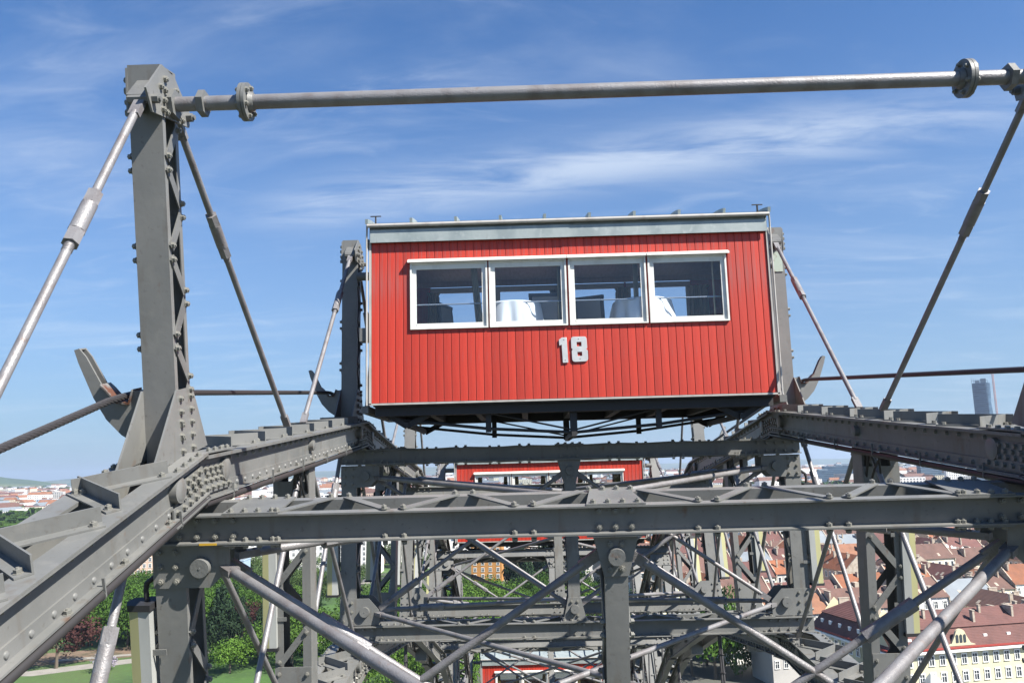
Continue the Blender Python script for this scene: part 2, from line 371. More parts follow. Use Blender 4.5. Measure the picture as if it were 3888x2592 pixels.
def rod_mb(a, b, r, turn=None, tl=.42, flat=.16):
    a = Vector(a); b = Vector(b); d = (b-a).normalized(); L = (b-a).length; mb = MB(); tb = None
    up = Vector((1, 0, 0))
    mb.bar(a, a+d*flat, r*1.5, r*2.6, up); mb.cyl(a+d*(flat-.03), b-d*(flat-.03), r, 14, cap=False)
    mb.bar(b, b-d*flat, r*1.5, r*2.6, up)
    if turn:
        c = a+(b-a)*turn; tb = MB(); R1 = r*1.72
        tb.cyl(c-d*tl/2, c-d*(tl/2-.10), R1*1.06, 6); tb.cyl(c-d*(tl/2-.10), c+d*(tl/2-.10), R1, 18)
        tb.cyl(c+d*(tl/2-.10), c+d*tl/2, R1*1.06, 6)
        if r > .02:
            for i in range(5):
                tb.cyl(c+d*(tl/2+.012*i+.004), c+d*(tl/2+.012*i+.009), r*1.10, 12)
    return mb, tb
ROT0 = {}
def rod(k, a, b, r, turn=None, **kw):
    mb, tb = rod_mb(a, b, r, turn, **kw)
    o = mk('tie_rod', mb, RODM, wheel, True); o.rotation_euler.x = -ang(k)
    if tb: mk('turnbuckle', tb, RODM, o, True)
    return o

# ---- rim girders: two riveted I-girders with angle irons laid across
TC = .12
def rim(k, s, rnode, single, name='rim_girder'):
    rt = rnode*math.cos(D/2); hl = rnode*math.sin(D/2)+.0; rb = rt-.29
    kk = k+.5; rot = -ang(kk)
    def at(t): return t+TC
    for xi, inner in ((2.88, True), (3.25, False)):
        sd = -1 if inner else 1       # side on which the outer legs project
        mb = MB()
        def bx(x0, x1, r0, r1):
            a, b = sorted((s*x0, s*x1)); mb.box(a, b, at(-hl), at(hl), r0, r1)
        bx(xi-.006, xi+.006, rb, rt)
        for e in (-1, 1):
            bx(xi+e*.006, xi+e*.018, rt-.078, rt-.012); bx(xi+e*.006, xi+e*.018, rb+.012, rb+.085)
            bx(xi+e*.006, xi+e*(.082 if e == sd else .068), rt-.012, rt); bx(xi+e*.006, xi+e*.068, rb, rb+.012)
        bx(xi-(.082 if inner else .068), xi+(.068 if inner else .082), rt+.001, rt+.011)
        o = mk(name, mb, STEEL, wheel); o.rotation_euler.x = rot
        bl = []; nx = (-s if inner else s, 0, 0); xo = s*(xi-.018) if inner else s*(xi+.018)
        if inner:
            n = 26
            rv = [((xo, at(-hl+.55+(2*hl-1.1)*i/n), rb+.045), nx) for i in range(n+1)]
            bolts(o, rv, single == 2 and s < 0, name='rivet')
            rv = [((xo, at(-hl+.55+(2*hl-1.1)*i/n), rt-.045), nx) for i in range(n+1)]
            bolts(o, rv, False, name='rivet')
            bolts(o, [((s*(xi-.045), at(-hl+.6+(2*hl-1.2)*i/8), rb+.012), (0, 0, 1)) for i in range(9)], single == 2 and s < 0)
            for (tt, rr) in ((-hl+.42, .082), (hl-.42, .082), (0, .055)):
                dm = MB()
                q = Vector((s*(xi-.006), at(tt), rt-.12)); dm.cyl(q, q+Vector((-s*.05, 0, 0)), rr, 24); dm.cyl(q+Vector((-s*.05, 0, 0)), q+Vector((-s*.056, 0, 0)), rr*.9, 24, rr*.7)
                mk('boss', dm, STEEL, o, True)
    # angle irons zigzag over the top
    nn = 13; stp = (2*hl-.5)/nn
    L = .60
    for i in range(nn+1):
        tt = -hl+.30+stp*i
        if abs(tt) > hl-.35: continue
        e = 1 if i % 2 else -1
        a = Vector((s*2.86, at(tt-e*.11), rt+.012)); b = Vector((s*3.28, at(tt+e*.24), rt+.012))
        d = (b-a).normalized(); sdv = Vector((-d.y, d.x, 0))
        if sdv.y > 0: sdv = -sdv
        mb = MB()
        mb.add([a, b, b+sdv*.075, a+sdv*.075, a+Vector((0, 0, .010)), b+Vector((0, 0, .010)), b+sdv*.075+Vector((0, 0, .010)), a+sdv*.075+Vector((0, 0, .010))],
               [(0, 3, 2, 1), (4, 5, 6, 7), (0, 1, 5, 4), (1, 2, 6, 5), (2, 3, 7, 6), (3, 0, 4, 7)])
        th = sdv*-.010
        mb.add([a, b, b+th, a+th]+[q+Vector((0, 0, .095)) for q in (a, b, b+th, a+th)],
               [(0, 3, 2, 1), (4, 5, 6, 7), (0, 1, 5, 4), (1, 2, 6, 5), (2, 3, 7, 6), (3, 0, 4, 7)])
        z = mk('angle_iron', mb, STEEL, wheel); z.rotation_euler.x = rot
        bolts(z, [(a+d*.05+sdv*.04+Vector((0, 0, .010)), (0, 0, 1)), (b-d*.05+sdv*.04+Vector((0, 0, .010)), (0, 0, 1))], single == 2 and s < 0 and tt > -hl*1.1)
    return
def rim_node(k, s, rnode, single):
    """splice at each bend: bent cover plates, clustered bolts"""
    mb = MB(); rt = rnode-.0; a = D/2; h = .29
    for (xi, dx) in ((2.862, -.012), (3.268, .012)):
        for e in (-1, 1):
            # plate half along one segment
            def q(t, r): # coordinates in segment frame -> node frame
                tt = t; return Vector((0, TC+e*(tt*math.cos(a)), rnode-tt*math.sin(a)+(r)))
            vs = [q(0, -.075), q(.40, -.075), q(.44, -.21), q(0, -.215)]
            vs = [Vector((s*xi, v.y, v.z)) for v in vs]+[Vector((s*(xi+dx), v.y, v.z)) for v in vs]
            mb.add(vs, [(0, 1, 2, 3), (7, 6, 5, 4), (0, 4, 5, 1), (1, 5, 6, 2), (2, 6, 7, 3), (3, 7, 4, 0)])
            vs = [q(0, -.205), q(.50, -.205), q(.50, -.27), q(0, -.275)]
            vs = [Vector((s*(xi+dx), v.y, v.z)) for v in vs]+[Vector((s*(xi+dx*2), v.y, v.z)) for v in vs]
            mb.add(vs, [(0, 1, 2, 3), (7, 6, 5, 4), (0, 4, 5, 1), (1, 5, 6, 2), (2, 6, 7, 3), (3, 7, 4, 0)])
    for e in (-1, 1):   # cover plates on top and bottom
        for x0, x1 in ((2.80, 2.95), (3.18, 3.33)):
            for rr, th in ((.012, .011), (-.302, -.011)):
                A = Vector((0, TC, rnode+rr)); B = Vector((0, TC+e*.55*math.cos(a), rnode+rr-.55*math.sin(a)))
                vs = []
                for z in (0, th):
                    for (xx, pt) in ((x0, A), (x1, A), (x1, B), (x0, B)): vs.append(Vector((s*xx, pt.y, pt.z+z)))
                mb.add(vs, [(0, 3, 2, 1), (4, 5, 6, 7), (0, 1, 5, 4), (1, 2, 6, 5), (2, 3, 7, 6), (3, 0, 4, 7)])
    o = mk('splice_plate', mb, STEEL, wheel); o.rotation_euler.x = -ang(k)
    bl = []; rnd = random.Random(3)
    for e in (-1, 1):
        for i in range(4):
            for j in range(3):
                t = .05+i*.095+(j % 2)*.03; rr = -.10-j*.042
                bl.append(((s*(2.850), TC+e*t*math.cos(a), rnode-t*math.sin(a)+rr), (-s, 0, 0)))
        for i in range(5):
            t = .05+i*.10; bl.append(((s*2.838, TC+e*t, rnode-t*math.sin(a)-.238), (-s, 0, 0)))
        for i in range(4):
            t = .09+i*.115
            for xx in (2.83,): bl.append(((s*xx, TC+e*t, rnode-t*math.sin(a)+.022), (0, 0, 1)))
            bl.append(((s*3.30, TC+e*t, rnode-t*math.sin(a)+.022), (0, 0, 1)))
    bolts(o, bl, single == 2 and s < 0)

ROUT, RIN = 28.03, 25.02
B_OUT, B_IN = 27.45, 25.10
for k in range(0, 8):
    sg = 2 if k == 1 else 1
    cross_beam(k, B_OUT, 2 if k in (1,) else 1)
    cross_beam(k, B_IN, 1)
    for s in (-1, 1):
        gusset(k, s, B_OUT, -1, 2 if k == 1 and s < 0 or k == 2 else 1)
        gusset(k, s, B_IN, 1, 2 if k == 2 else 1)
        post(k, s, 2 if (k == 1 and s < 0) else 1)
        ladder('column', k, s*2.955, s*3.165, B_IN+.18, B_OUT-.28, 2 if (k == 1 and s < 0) else 1, .36, t0=.016, t1=DEP-.016)
        ladder('column', k+.5, s*2.85, s*3.22, 25.0, 27.6, 2 if k == 1 else 1, .41, lat='t', phase=1 if s > 0 else 0)
        mb = MB(); mb.box(min(s*2.85, s*3.22), max(s*2.85, s*3.22), -.02, -.008, 25.02, 25.52)
        e = mk('end_plate', mb, STEEL, wheel); e.rotation_euler.x = -ang(k+.5)
        bolts(e, [((s*xx, -.02, rr), (0, -1, 0)) for xx in (2.89, 3.18) for rr in (25.12, 25.28, 25.45)], k == 1)
        mb = MB(); mb.box(min(s*2.85, s*3.22), max(s*2.85, s*3.22), -.02, -.008, 27.20, 27.40); e = mk('end_plate', mb, STEEL, wheel); e.rotation_euler.x = -ang(k+.5)
        mb = MB(); mb.box(min(s*2.95, s*3.2), max(s*2.95, s*3.2), .02, .2, 24.45, 24.72)
        e = mk('end_plate', mb, STEEL, wheel); e.rotation_euler.x = -ang(k+.5)
        rim_node(k, s, ROUT, sg); rim_node(k, s, RIN, 1)
    centre_gusset(k, B_OUT, -1, 2 if k in (1, 2) else 1); centre_gusset(k, B_IN, 1, 2 if k == 2 else 1)
    ladder('column', k, -.08, .08, B_IN+.18, B_OUT-.28, 2 if k == 1 else 1, .36, t0=.016, t1=DEP-.016)
    # transverse bracing in the plane of each frame
    t = .17
    for s in (-1, 1):
        rod(k, (s*2.70, t, 27.26), (s*.09, t, 25.50), .028, .30)
        rod(k, (s*.10, t, 27.26), (s*2.66, t, 25.50), .028, .86 if s < 0 else None)
for k in range(0, 7):
    for s in (-1, 1):
        rim(k, s, ROUT, 2 if k in (0, 1) else 1); rim(k, s, RIN, 1)
        # stays from post heads down to the middle of the rim segments
        rod(k, P(s*3.02, .38, 30.40), P(s*3.02, -.17, 27.98, .5), .026, .30)
        rod(k, P(s*3.02, -.16, 30.40, 1), P(s*3.02, .41, 27.98, .5), .026, .33)
        # bracing in the planes of the two rims
        rod(k, P(s*3.00, .30, 27.62), P(s*3.00, -.22, 25.10, .5), .026)
        rod(k, P(s*2.92, -.02, 27.60, .5), P(s*2.92, .34, 25.05), .026, .22)
        rod(k, P(s*2.92, .26, 27.60, .5), P(s*2.92, -.1, 25.05, 1), .026)
        rod(k, P(s*3.05, -.50, 27.66, 1), P(s*3.05, .34, 25.10, .5), .027, .26, tl=.55)
        # diagonals over the whole width between neighbouring frames
        rod(k, P(s*2.70, .30 if True else 0, 27.27), P(-s*2.70, .05, 27.27, 1), .034, .12)
        rod(k, P(s*2.70, .30, 25.46), P(-s*2.70, .05, 25.46, 1), .030, .12)
# tie tube between the heads where no cabin hangs
for k in (1, 3, 5, 7):
    mb = MB(); r = 30.44; t = .12
    mb.cyl((-2.95, t, r), (2.95, t, r), .050, 20)
    o = mk('tie_tube', mb, RODM, wheel, True); o.rotation_euler.x = -ang(k)
    for s in (-1, 1):
        mb = MB(); mb.cyl((s*2.452, t, r), (s*2.43, t, r), .128, 28); mb.cyl((s*2.426, t, r), (s*2.404, t, r), .128, 28); mb.cyl((s*2.40, t, r), (s*2.37, t, r), .072, 20, .056); mb.cyl((s*2.455, t, r), (s*2.49, t, r), .072, 20, .056)
        f = mk('flange', mb, STEELD, o, True)
        bolts(f, [((s*(2.404 if q else 2.452), t+.098*math.cos(i*math.pi/3+.3), r+.098*math.sin(i*math.pi/3+.3)), (-s if q else s, 0, 0)) for i in range(6) for q in (0, 1)], k == 1, .85)
        mb = MB(); mb.cyl((s*2.70, t, r), (s*2.745, t, r), .090, 6); mb.cyl((s*2.90, t, r), (s*2.945, t, r), .10, 6)
        mk('lock_nut', mb, STEELD, o)
# light fittings on the columns
def fitting(k, s):
    o = ob('tube_lamp', None, wheel); o.rotation_euler.x = -ang(k)
    mb = MB(); x0, x1 = 3.195, 3.27; a, b = sorted((s*x0, s*x1)); mb.box(a, b, -.04, .12, 25.72, 27.0)
    mk('housing', mb, LAMPG, o)
    mb = MB(); pts = [(3.27, -.04), (3.335, -.03), (3.36, .03), (3.35, .09), (3.27, .12)]
    mb.prism([(s*a, b) for a, b in pts], (0, 0, 25.72), (1, 0, 0), (0, 1, 0), (0, 0, 1), 1.28); mk('diffuser', mb, LAMPY, o, True)
    mb = MB(); pts = [(3.18, -.055), (3.34, -.045), (3.375, .03), (3.36, .105), (3.18, .135)]
    mb.prism([(s*a, b) for a, b in pts], (0, 0, 25.69), (1, 0, 0), (0, 1, 0), (0, 0, 1), .03); mk('end_cap', mb, BLACK, o)
    mb = MB(); mb.prism([(s*a, b) for a, b in pts], (0, 0, 27.0), (1, 0, 0), (0, 1, 0), (0, 0, 1), .045)
    mb.tube([(s*3.24, .04, 27.04), (s*3.245, .04, 27.12), (s*3.235, .04, 27.17), (s*3.18, .04, 27.21)], .018, 10)
    mk('end_cap', mb, BLACK, o)
    mb = MB()
    for rr in (26.7, 26.0): a, b = sorted((s*3.10, s*3.20)); mb.box(a, b, -.012, -.004, rr-.02, rr+.02)
    mk('bracket', mb, STEELD, o)
for kk in range(2, 13):
    for s in (-1, 1): fitting(kk/2, s)
# rope hooks on the outer side of each post
HOOK = [(3.175, 28.06), (3.24, 28.12), (3.36, 28.20), (3.46, 28.31), (3.54, 28.46), (3.63, 28.70), (3.655, 28.79), (3.62, 28.80), (3.575, 28.74), (3.475, 28.54), (3.44, 28.50), (3.37, 28.415), (3.29, 28.405), (3.26, 28.50), (3.175, 28.50)]
for k in range(0, 8):
    for s in (-1, 1):
        mb = MB()
        for t0 in (.04, .115): mb.prism([(s*a, b) for a, b in HOOK], (0, t0, 0), (1, 0, 0), (0, 0, 1), (0, 1, 0), .016)
        for (a0, b0), (a1, b1) in zip(HOOK[:7], HOOK[1:8]):
            nx_, nz_ = (b1-b0), -(a1-a0); l_ = math.hypot(nx_, nz_); nx_ /= l_; nz_ /= l_; th = .010
            mb.add([(s*a0, .056, b0), (s*a1, .056, b1), (s*a1, .115, b1), (s*a0, .115, b0), (s*(a0-nx_*th), .056, b0-nz_*th), (s*(a1-nx_*th), .056, b1-nz_*th), (s*(a1-nx_*th), .115, b1-nz_*th), (s*(a0-nx_*th), .115, b0-nz_*th)],
                   [(0, 3, 2, 1), (4, 5, 6, 7), (0, 1, 5, 4), (1, 2, 6, 5), (2, 3, 7, 6), (3, 0, 4, 7)])
        hk = mk('rope_hook', mb, STEEL, wheel); hk.rotation_euler.x = -ang(k)
        mb = MB(); up = [(3.475, 28.54), (3.44, 28.505), (3.37, 28.42), (3.29, 28.41), (3.26, 28.50)]
        for (a0, b0), (a1, b1) in zip(up[:-1], up[1:]):
            mb.add([(s*a0, .01, b0), (s*a1, .01, b1), (s*a1, .16, b1), (s*a0, .16, b0), (s*a0, .01, b0+.014), (s*a1, .01, b1+.014), (s*a1, .16, b1+.014), (s*a0, .16, b0+.014)],
                   [(0, 3, 2, 1), (4, 5, 6, 7), (0, 1, 5, 4), (1, 2, 6, 5), (2, 3, 7, 6), (3, 0, 4, 7)])
        mk('saddle', mb, RUST, hk)
# electrical conduit under the inner edge of each rim, with clips and loose wires
for k in range(0, 6):
    for s in (-1, 1):
        rt = ROUT*math.cos(D/2); hl = ROUT*math.sin(D/2); rb = rt-.29
        mb = MB(); mb.cyl((s*2.83, TC-hl, rb-.036), (s*2.83, TC+hl, rb-.036), .027, 14)
        o = mk('conduit', mb, PIPE, wheel, True); o.rotation_euler.x = -ang(k+.5)
        mb = MB()
        for i in range(6):
            tt = TC-hl+.5+i*(2*hl-1)/5; mb.cyl((s*2.83, tt-.006, rb-.036), (s*2.83, tt+.006, rb-.036), .031, 12); mb.box(min(s*2.80, s*2.815), max(s*2.80, s*2.815), tt-.005, tt+.005, rb-.04, rb+.06)
        q = mk('pipe_clips', mb, STEELD, o); q['kind'] = 'stuff'
        rnd = random.Random(k*2+s)
        for i in range(10):
            a = Vector((s*2.86, TC-.35+rnd.uniform(-.25, .25), rb-.02)); b = Vector((s*(3.0+rnd.uniform(-.1, .15)), TC+rnd.uniform(-.1, .3), rb-.45-rnd.uniform(0, .25)))
            c = (a+b)/2+Vector((rnd.uniform(-.12, .12), rnd.uniform(-.15, .15), -.10-rnd.uniform(0, .12)))
            pts = [(a*(1-u)*(1-u)+c*2*u*(1-u)+b*u*u) for u in [j/9 for j in range(10)]]
            mb = MB(); mb.tube(pts, .011, 6); q = mk('wire', mb, BLACK, wheel, True); q.rotation_euler.x = -ang(k+.5)
PLM = mat('pale_green_plate', (.30, .36, .31), .6, 0, [(14, (.13, .06, .03), .56, .70, (1, 1, 1))])
mb = MB(); mb.box(3.015, 3.145, -.012, -.002, 30.02, 30.31); o = mk('pale_plate', mb, PLM, wheel); o.rotation_euler.x = -ang(2)
YEL = mat('yellow_paint_mark', (.50, .30, .03), .6)
mb = MB(); mb.box(-2.82, -2.70, -.062, -.0595, B_OUT-.001, B_OUT+.014); o = mk('paint_mark', mb, YEL, wheel); o.rotation_euler.x = -ang(1)
# spoke ropes running in towards the hub
for k in range(0, 8):
    for s in (-1, 1):
        for e in (-1, 1):
            mb = MB(); a = P(s*3.06, .12+e*.07, 24.65); b = P(s*2.6, e*1.0, 3.0); mb.cyl(a, b, .022, 8)
            d = (b-a).normalized()
            for i in range(7): q = a+d*(.35+.33*i); mb.cyl(q, q+d*.015, .045, 10)
            q = mk('spoke_rope', mb, CABLE, wheel, True); q.rotation_euler.x = -ang(k)

# hauling rope that lies in the hooks: twisted strands
def rope(name, pts, rad, strands, pitch, seg, label):
    tot = sum((b-a).length for a, b in zip(pts[:-1], pts[1:])); mb = MB(); mb.open = True
    n = int(tot/seg); cum = [0]
    for a, b in zip(pts[:-1], pts[1:]): cum.append(cum[-1]+(b-a).length)
    def at(u):
        for i in range(len(pts)-1):
            if u <= cum[i+1] or i == len(pts)-2:
                f = (u-cum[i])/(cum[i+1]-cum[i]); return pts[i].lerp(pts[i+1], f), (pts[i+1]-pts[i]).normalized()
    X = Vector((1, 0, 0)); m = 6; rs = rad*.42
    for st in range(strands):
        ring = []
        for i in range(n+1):
            c, d = at(tot*i/n); a = d.orthogonal().normalized() if False else (Vector((0, 0, 1))-d*d.z).normalized(); b = d.cross(a)
            ph = 2*math.pi*(tot*i/n/pitch+st/strands); cc = c+(a*math.cos(ph)+b*math.sin(ph))*rad*.62
            ring.append([cc+(a*math.cos(2*math.pi*j/m)+b*math.sin(2*math.pi*j/m))*rs for j in range(m)])
        vs = [q for r_ in ring for q in r_]
        fs = [(i*m+j, i*m+(j+1) % m, (i+1)*m+(j+1) % m, (i+1)*m+j) for i in range(n) for j in range(m)]
        mb.add(vs, fs)
    return mk(name, mb, CABLE, None, True, label=label, cat='rope')
for s, lab in ((-1, 'dark twisted steel rope lying in the hooks along the left rim'), (1, 'dark twisted steel rope strung through the hooks of the right rim')):
    pts = []
    for k in range(0, 7):
        pts += [wp(s*3.345, -.14, 28.452, k), wp(s*3.335, .03, 28.462, k), wp(s*3.335, .21, 28.462, k), wp(s*3.345, .38, 28.452, k)]
    rope('steel_rope', pts, .025, 7, .30, .028, lab)

# ================================================================= CABINS
ROOFZ = 30.513
def plank_mesh(wd, z0, z1):
    mb = MB(); c = .004; h = wd/2-.0034
    mb.prism([(-h, .012), (-h, c*.4), (-h+c, 0), (h-c, 0), (h, c*.4), (h, .012)], (0, 0, z0), (1, 0, 0), (0, 1, 0), (0, 0, 1), z1-z0)
    return mb.mesh('plank', RED)
XL, YF, YB = 2.535, -1.0, 1.25      # half length, front and rear faces
Z0, Z1 = 28.195, 30.255
PW = .1014
PL = {}
WX = [(-2.034, -1.045), (-1.025, -.036), (-.010, .979), (1.004, 2.003)]
WZ0, WZ1 = 29.112, 29.977
def cabin_mesh():
    n = round(2*XL/PW)
    xs = [-XL+PW*(i+.5) for i in range(n)]
    return xs
CAB = {}
def build_cabin(root, full):
    WZ0, WZ1 = 29.112, 29.977
    xs = cabin_mesh()
    def pm(z0, z1):
        key = (round(z0, 3), round(z1, 3))
        if key not in PL: PL[key] = plank_mesh(PW, z0, z1)
        return PL[key]
    def wallside(y, rz, y_sign, up=0):
        for x in xs:
            if -2.07 < x < 2.04:
                segs = [(Z0, WZ0-.002)]+([(WZ1+.03+up, Z1)] if WZ1+.03+up < Z1-.02 else [])
            else: segs = [(Z0, Z1)]
            for z0, z1 in segs: ob('plank', pm(z0, z1), root, (x, y, 0), (0, 0, rz))
    wallside(YF, 0, 1)
    wallside(YB, math.pi, -1, .17)
    for y0, y1 in ((YF+.012, YF+.05), (YB-.05, YB-.012)):
        mb = MB(); WT = WZ1 if y0 < 0 else WZ1+.17     # backing behind the planks, window openings left free
        mb.box(-XL+.01, XL-.01, y0, y1, Z0, WZ0-.001); mb.box(-XL+.01, XL-.01, y0, y1, WT+.01, Z1+.05)
        mb.box(-XL+.01, WX[0][0], y0, y1, WZ0-.001, WT+.01); mb.box(WX[3][1], XL-.01, y0, y1, WZ0-.001, WT+.01)
        for i in range(3): mb.box(WX[i][1], WX[i+1][0], y0, y1, WZ0-.001, WT+.01)
        mk('wall_frame', mb, RED, root)
    for x0, x1 in ((-XL+.0, -XL+.03), (XL-.03, XL)): mb = MB(); mb.box(x0, x1, YF+.02, YB-.02, Z0, Z1+.15); mk('end_wall', mb, RED, root)
    mb = MB()      # panelling inside
    mb.box(-XL+.04, XL-.04, YF+.05, YB-.05, Z0+.02, Z0+.05); mb.box(-XL+.04, XL-.04, YF+.05, YB-.05, Z1-.03, Z1)
    for x0 in (-XL+.035, XL-.06): mb.box(x0, x0+.025, YF+.05, YB-.05, Z0, Z1)
    for y0 in (YF+.052, YB-.075):
        mb.box(-XL+.05, XL-.05, y0, y0+.02, Z0+.03, WZ0-.02); mb.box(-XL+.05, XL-.05, y0, y0+.02, WZ1+(.17 if y0 > 0 else 0), Z1)
    mk('interior_panelling', mb, WOODIN, root)
    # windows
    for side, y in ((1, YF), (-1, YB)):
        WZ0, WZ1 = (29.112, 29.977) if side == 1 else (29.10, 30.147)
        for i, (a, b) in enumerate(WX):
            f = MB(); fw = .055; yo = y-side*.030; yi = y+side*.02
            def fb(x0, x1, z0, z1, ya=yo, yb=yi): f.box(x0, x1, min(ya, yb), max(ya, yb), z0, z1)
            fb(a, a+.022, WZ0, WZ1); fb(b-.022, b, WZ0, WZ1); fb(a+.022, b-.022, WZ0, WZ0+.018); fb(a+.022, b-.022, WZ1-.02, WZ1)
            y2 = y-side*.004
            fb(a+.022, a+.022+fw, WZ0+.018, WZ1-.02, y2); fb(b-.022-fw*.9, b-.022, WZ0+.018, WZ1-.02, y2)
            fb(a+.022+fw, b-.022-fw*.9, WZ0+.018, WZ0+.075, y2-side*.004); fb(a+.022+fw, b-.022-fw*.9, WZ1-.085, WZ1-.02, y2)
            wn = mk('window', f, WHITE, root)
            g = MB(); gy = y+side*.012; g.box(a+.07, b-.07, min(gy, gy+side*.004), max(gy, gy+side*.004), WZ0+.07, WZ1-.08)
            mk('pane', g, GLASS, wn)
            g = MB(); g.cyl((a+.03, y+side*.11, WZ0+.34), (b-.03, y+side*.11, WZ0+.34), .009, 8); mk('hand_rail', g, RAIL, wn)
            if side == 1:
                l = MB(); l.prism([(YF-.075, WZ1+.022), (YF-.075, WZ1-.004), (YF-.068, WZ1-.004), (YF+.0, WZ1+.012), (YF+.0, WZ1+.055)], (a-.028 if i == 0 else (WX[i-1][1]+a)/2+.001, 0, 0), (0, 1, 0), (0, 0, 1), (1, 0, 0), (b-a)+(.048 if i in (0, 3) else .017))
                mk('lintel', l, WHITE, root)
    WZ0, WZ1 = 29.112, 29.977
    # roof: shallow vault with standing seams, fascia, gutter lip
    YC = (YF+YB)/2; HW = (YB-YF)/2+.10
    def arc(y): return ROOFZ-.02+.16*(1-((y-YC)/HW)**2)
    mb = MB(); mb.open = True; ny, nx = 14, 9
    for i in range(nx):
        xa = -XL-.05+(2*XL+.1)*i/nx; xb = -XL-.05+(2*XL+.1)*(i+1)/nx
        for j in range(ny):
            ya = YC-HW+2*HW*j/ny; yb = YC-HW+2*HW*(j+1)/ny
            mb.add([(xa, ya, arc(ya)), (xb, ya, arc(ya)), (xb, yb, arc(yb)), (xa, yb, arc(yb)), (xa, ya, arc(ya)-.02), (xb, ya, arc(ya)-.02), (xb, yb, arc(yb)-.02), (xa, yb, arc(yb)-.02)], [(0, 1, 2, 3), (7, 6, 5, 4)])
    rf = mk('roof', mb, ZINC, root, False)
    for i in range(nx+1):
        xa = -XL-.05+(2*XL+.1)*i/nx; s_ = MB()
        for j in range(ny):
            ya = YC-HW+.03+(2*HW-.06)*j/ny; yb = YC-HW+.03+(2*HW-.06)*(j+1)/ny
            s_.bar((xa, ya, arc(ya)+.03), (xa, yb, arc(yb)+.03), .035, .065)
        mk('seam', s_, ZINC, rf)
    fa = MB(); f0 = Z1-.005
    for y, e in ((YF, -1), (YB, 1)):
        a, b = sorted((y+e*.064, y+e*.050)); fa.box(-XL-.005, .02, a, b, f0, f0+.165); a, b = sorted((y+e*.060, y+e*.046)); fa.box(.02, XL+.005, a, b, f0+.002, f0+.155)
        a, b = sorted((y+e*.048, y+e*.0)); fa.box(-XL, XL, a, b, f0+.13, f0+.15); a, b = sorted((y+e*.020, y+e*.0)); fa.box(-XL, XL, a, b, f0+.02, ROOFZ-.02)
    for x, e in ((-XL, -1), (XL, 1)):
        a, b = sorted((x+e*.02, x+e*.005)); fa.box(a, b, YF-.02, YB+.02, f0, ROOFZ-.01)
    mk('fascia', fa, ZINC, root)
    for yy in (YF-.085, YB+.085): gu = MB(); gu.cyl((-XL-.04, yy, ROOFZ-.045), (XL+.04, yy, ROOFZ-.045), .026, 10); mk('gutter', gu, TRIM, root, True)
    tr = MB(); tr.box(-XL-.028, -XL, YF-.018, YF+.02, Z0-.02, Z1+.02); tr.box(XL, XL+.028, YF-.018, YF+.02, Z0-.02, Z1+.02)
    tr.box(-XL-.028, XL+.028, YF-.018, YF+.03, Z0-.028, Z0-.006)
    for sx_ in (-1, 1):
        tr.tube([(sx_*(XL+.055), YF-.02, Z0-.03), (sx_*(XL+.055), YF-.03, Z1+.06), (sx_*(XL+.045), YF-.06, ROOFZ-.03)], .012, 8)
    mk('corner_trim', tr, TRIM, root)
    for sx_ in (-1, 1):
        tp = MB()
        tp.cyl((sx_*(XL-.02), YF+.2, ROOFZ+.06), (sx_*(XL-.02), YF+.2, ROOFZ+.17), .012, 6); tp.box(sx_*(XL-.02)-.07, sx_*(XL-.02)+.07, YF+.19, YF+.21, ROOFZ+.165, ROOFZ+.175)
        mk('roof_light_bracket', tp, UNDER, root)
    # underframe
    uf = MB(); uf.box(-XL+.03, XL-.03, YF+.10, YF+.20, Z0-.16, Z0-.04); uf.box(-XL+.03, XL-.03, YB-.15, YB-.03, Z0-.16, Z0-.04)
    uf.box(-XL+.02, XL-.02, YF+.02, YB-.02, Z0-.045, Z0-.02)
    for i in range(9): x = -XL+.08+i*(2*XL-.16)/8; uf.box(x-.04, x+.04, YF+.20, YB-.15, Z0-.14, Z0-.045)
    mk('underframe', uf, UNDER, root)
    tr = MB()
    for y in (YF+.22, YB-.15):
        low = Z0-.42
        for sx_ in (-1, 1):
            tr.tube([(sx_*2.25, y, Z0-.20), (sx_*1.08, y, Z0-.345), (0, y, low)], .020, 8)
            tr.tube([(sx_*1.05, y, Z0-.15), (0, y, low+.03)], .012, 6)
            tr.box(sx_*1.08-.035, sx_*1.08+.035, y-.03, y+.03, Z0-.39, Z0-.10)
            tr.bar((sx_*2.42, y, Z0-.10), (sx_*2.12, y, Z0-.29), .07, .05, (0, 1, 0)); tr.bar((sx_*2.12, y, Z0-.29), (sx_*1.80, y, Z0-.12), .07, .05, (0, 1, 0))
        tr.box(-.045, .045, y-.035, y+.035, low-.03, Z0-.10)
    tr.bar((0, YF+.15, Z0-.44), (0, YB-.15, Z0-.44), .06, .06)
    for sx_ in (-1, 1): tr.bar((sx_*2.12, YF+.15, Z0-.27), (sx_*2.12, YB-.15, Z0-.27), .06, .06)
    mk('truss_rods', tr, UNDER, root)
    # hangers at both ends, up to the pins in the post heads
    yc = (YF+YB)/2; zp = 30.10
    for s_ in (-1, 1):
        hg = MB()
        x = s_*(XL+.10)
        hg.cyl((s_*(XL+.02), yc, zp), (s_*2.95, yc, zp), .06, 14)
        for y in (YF+.25, YB-.25):
            hg.bar((x, yc, zp), (x, y, Z0-.05), .07, .05, (1, 0, 0)); hg.bar((x, yc, zp), (x, y, ROOFZ-.15), .06, .04, (1, 0, 0))
        hg.bar((x, YF+.1, Z0-.07), (x, YB-.1, Z0-.07), .09, .09)
        mk('hanger', hg, STEELD, root)
    bx = MB(); bx.box(-XL-.15, -XL-.04, YF+.0, YF+.16, Z0+.79, Z0+.96); mk('junction_box', bx, STEELD, root)

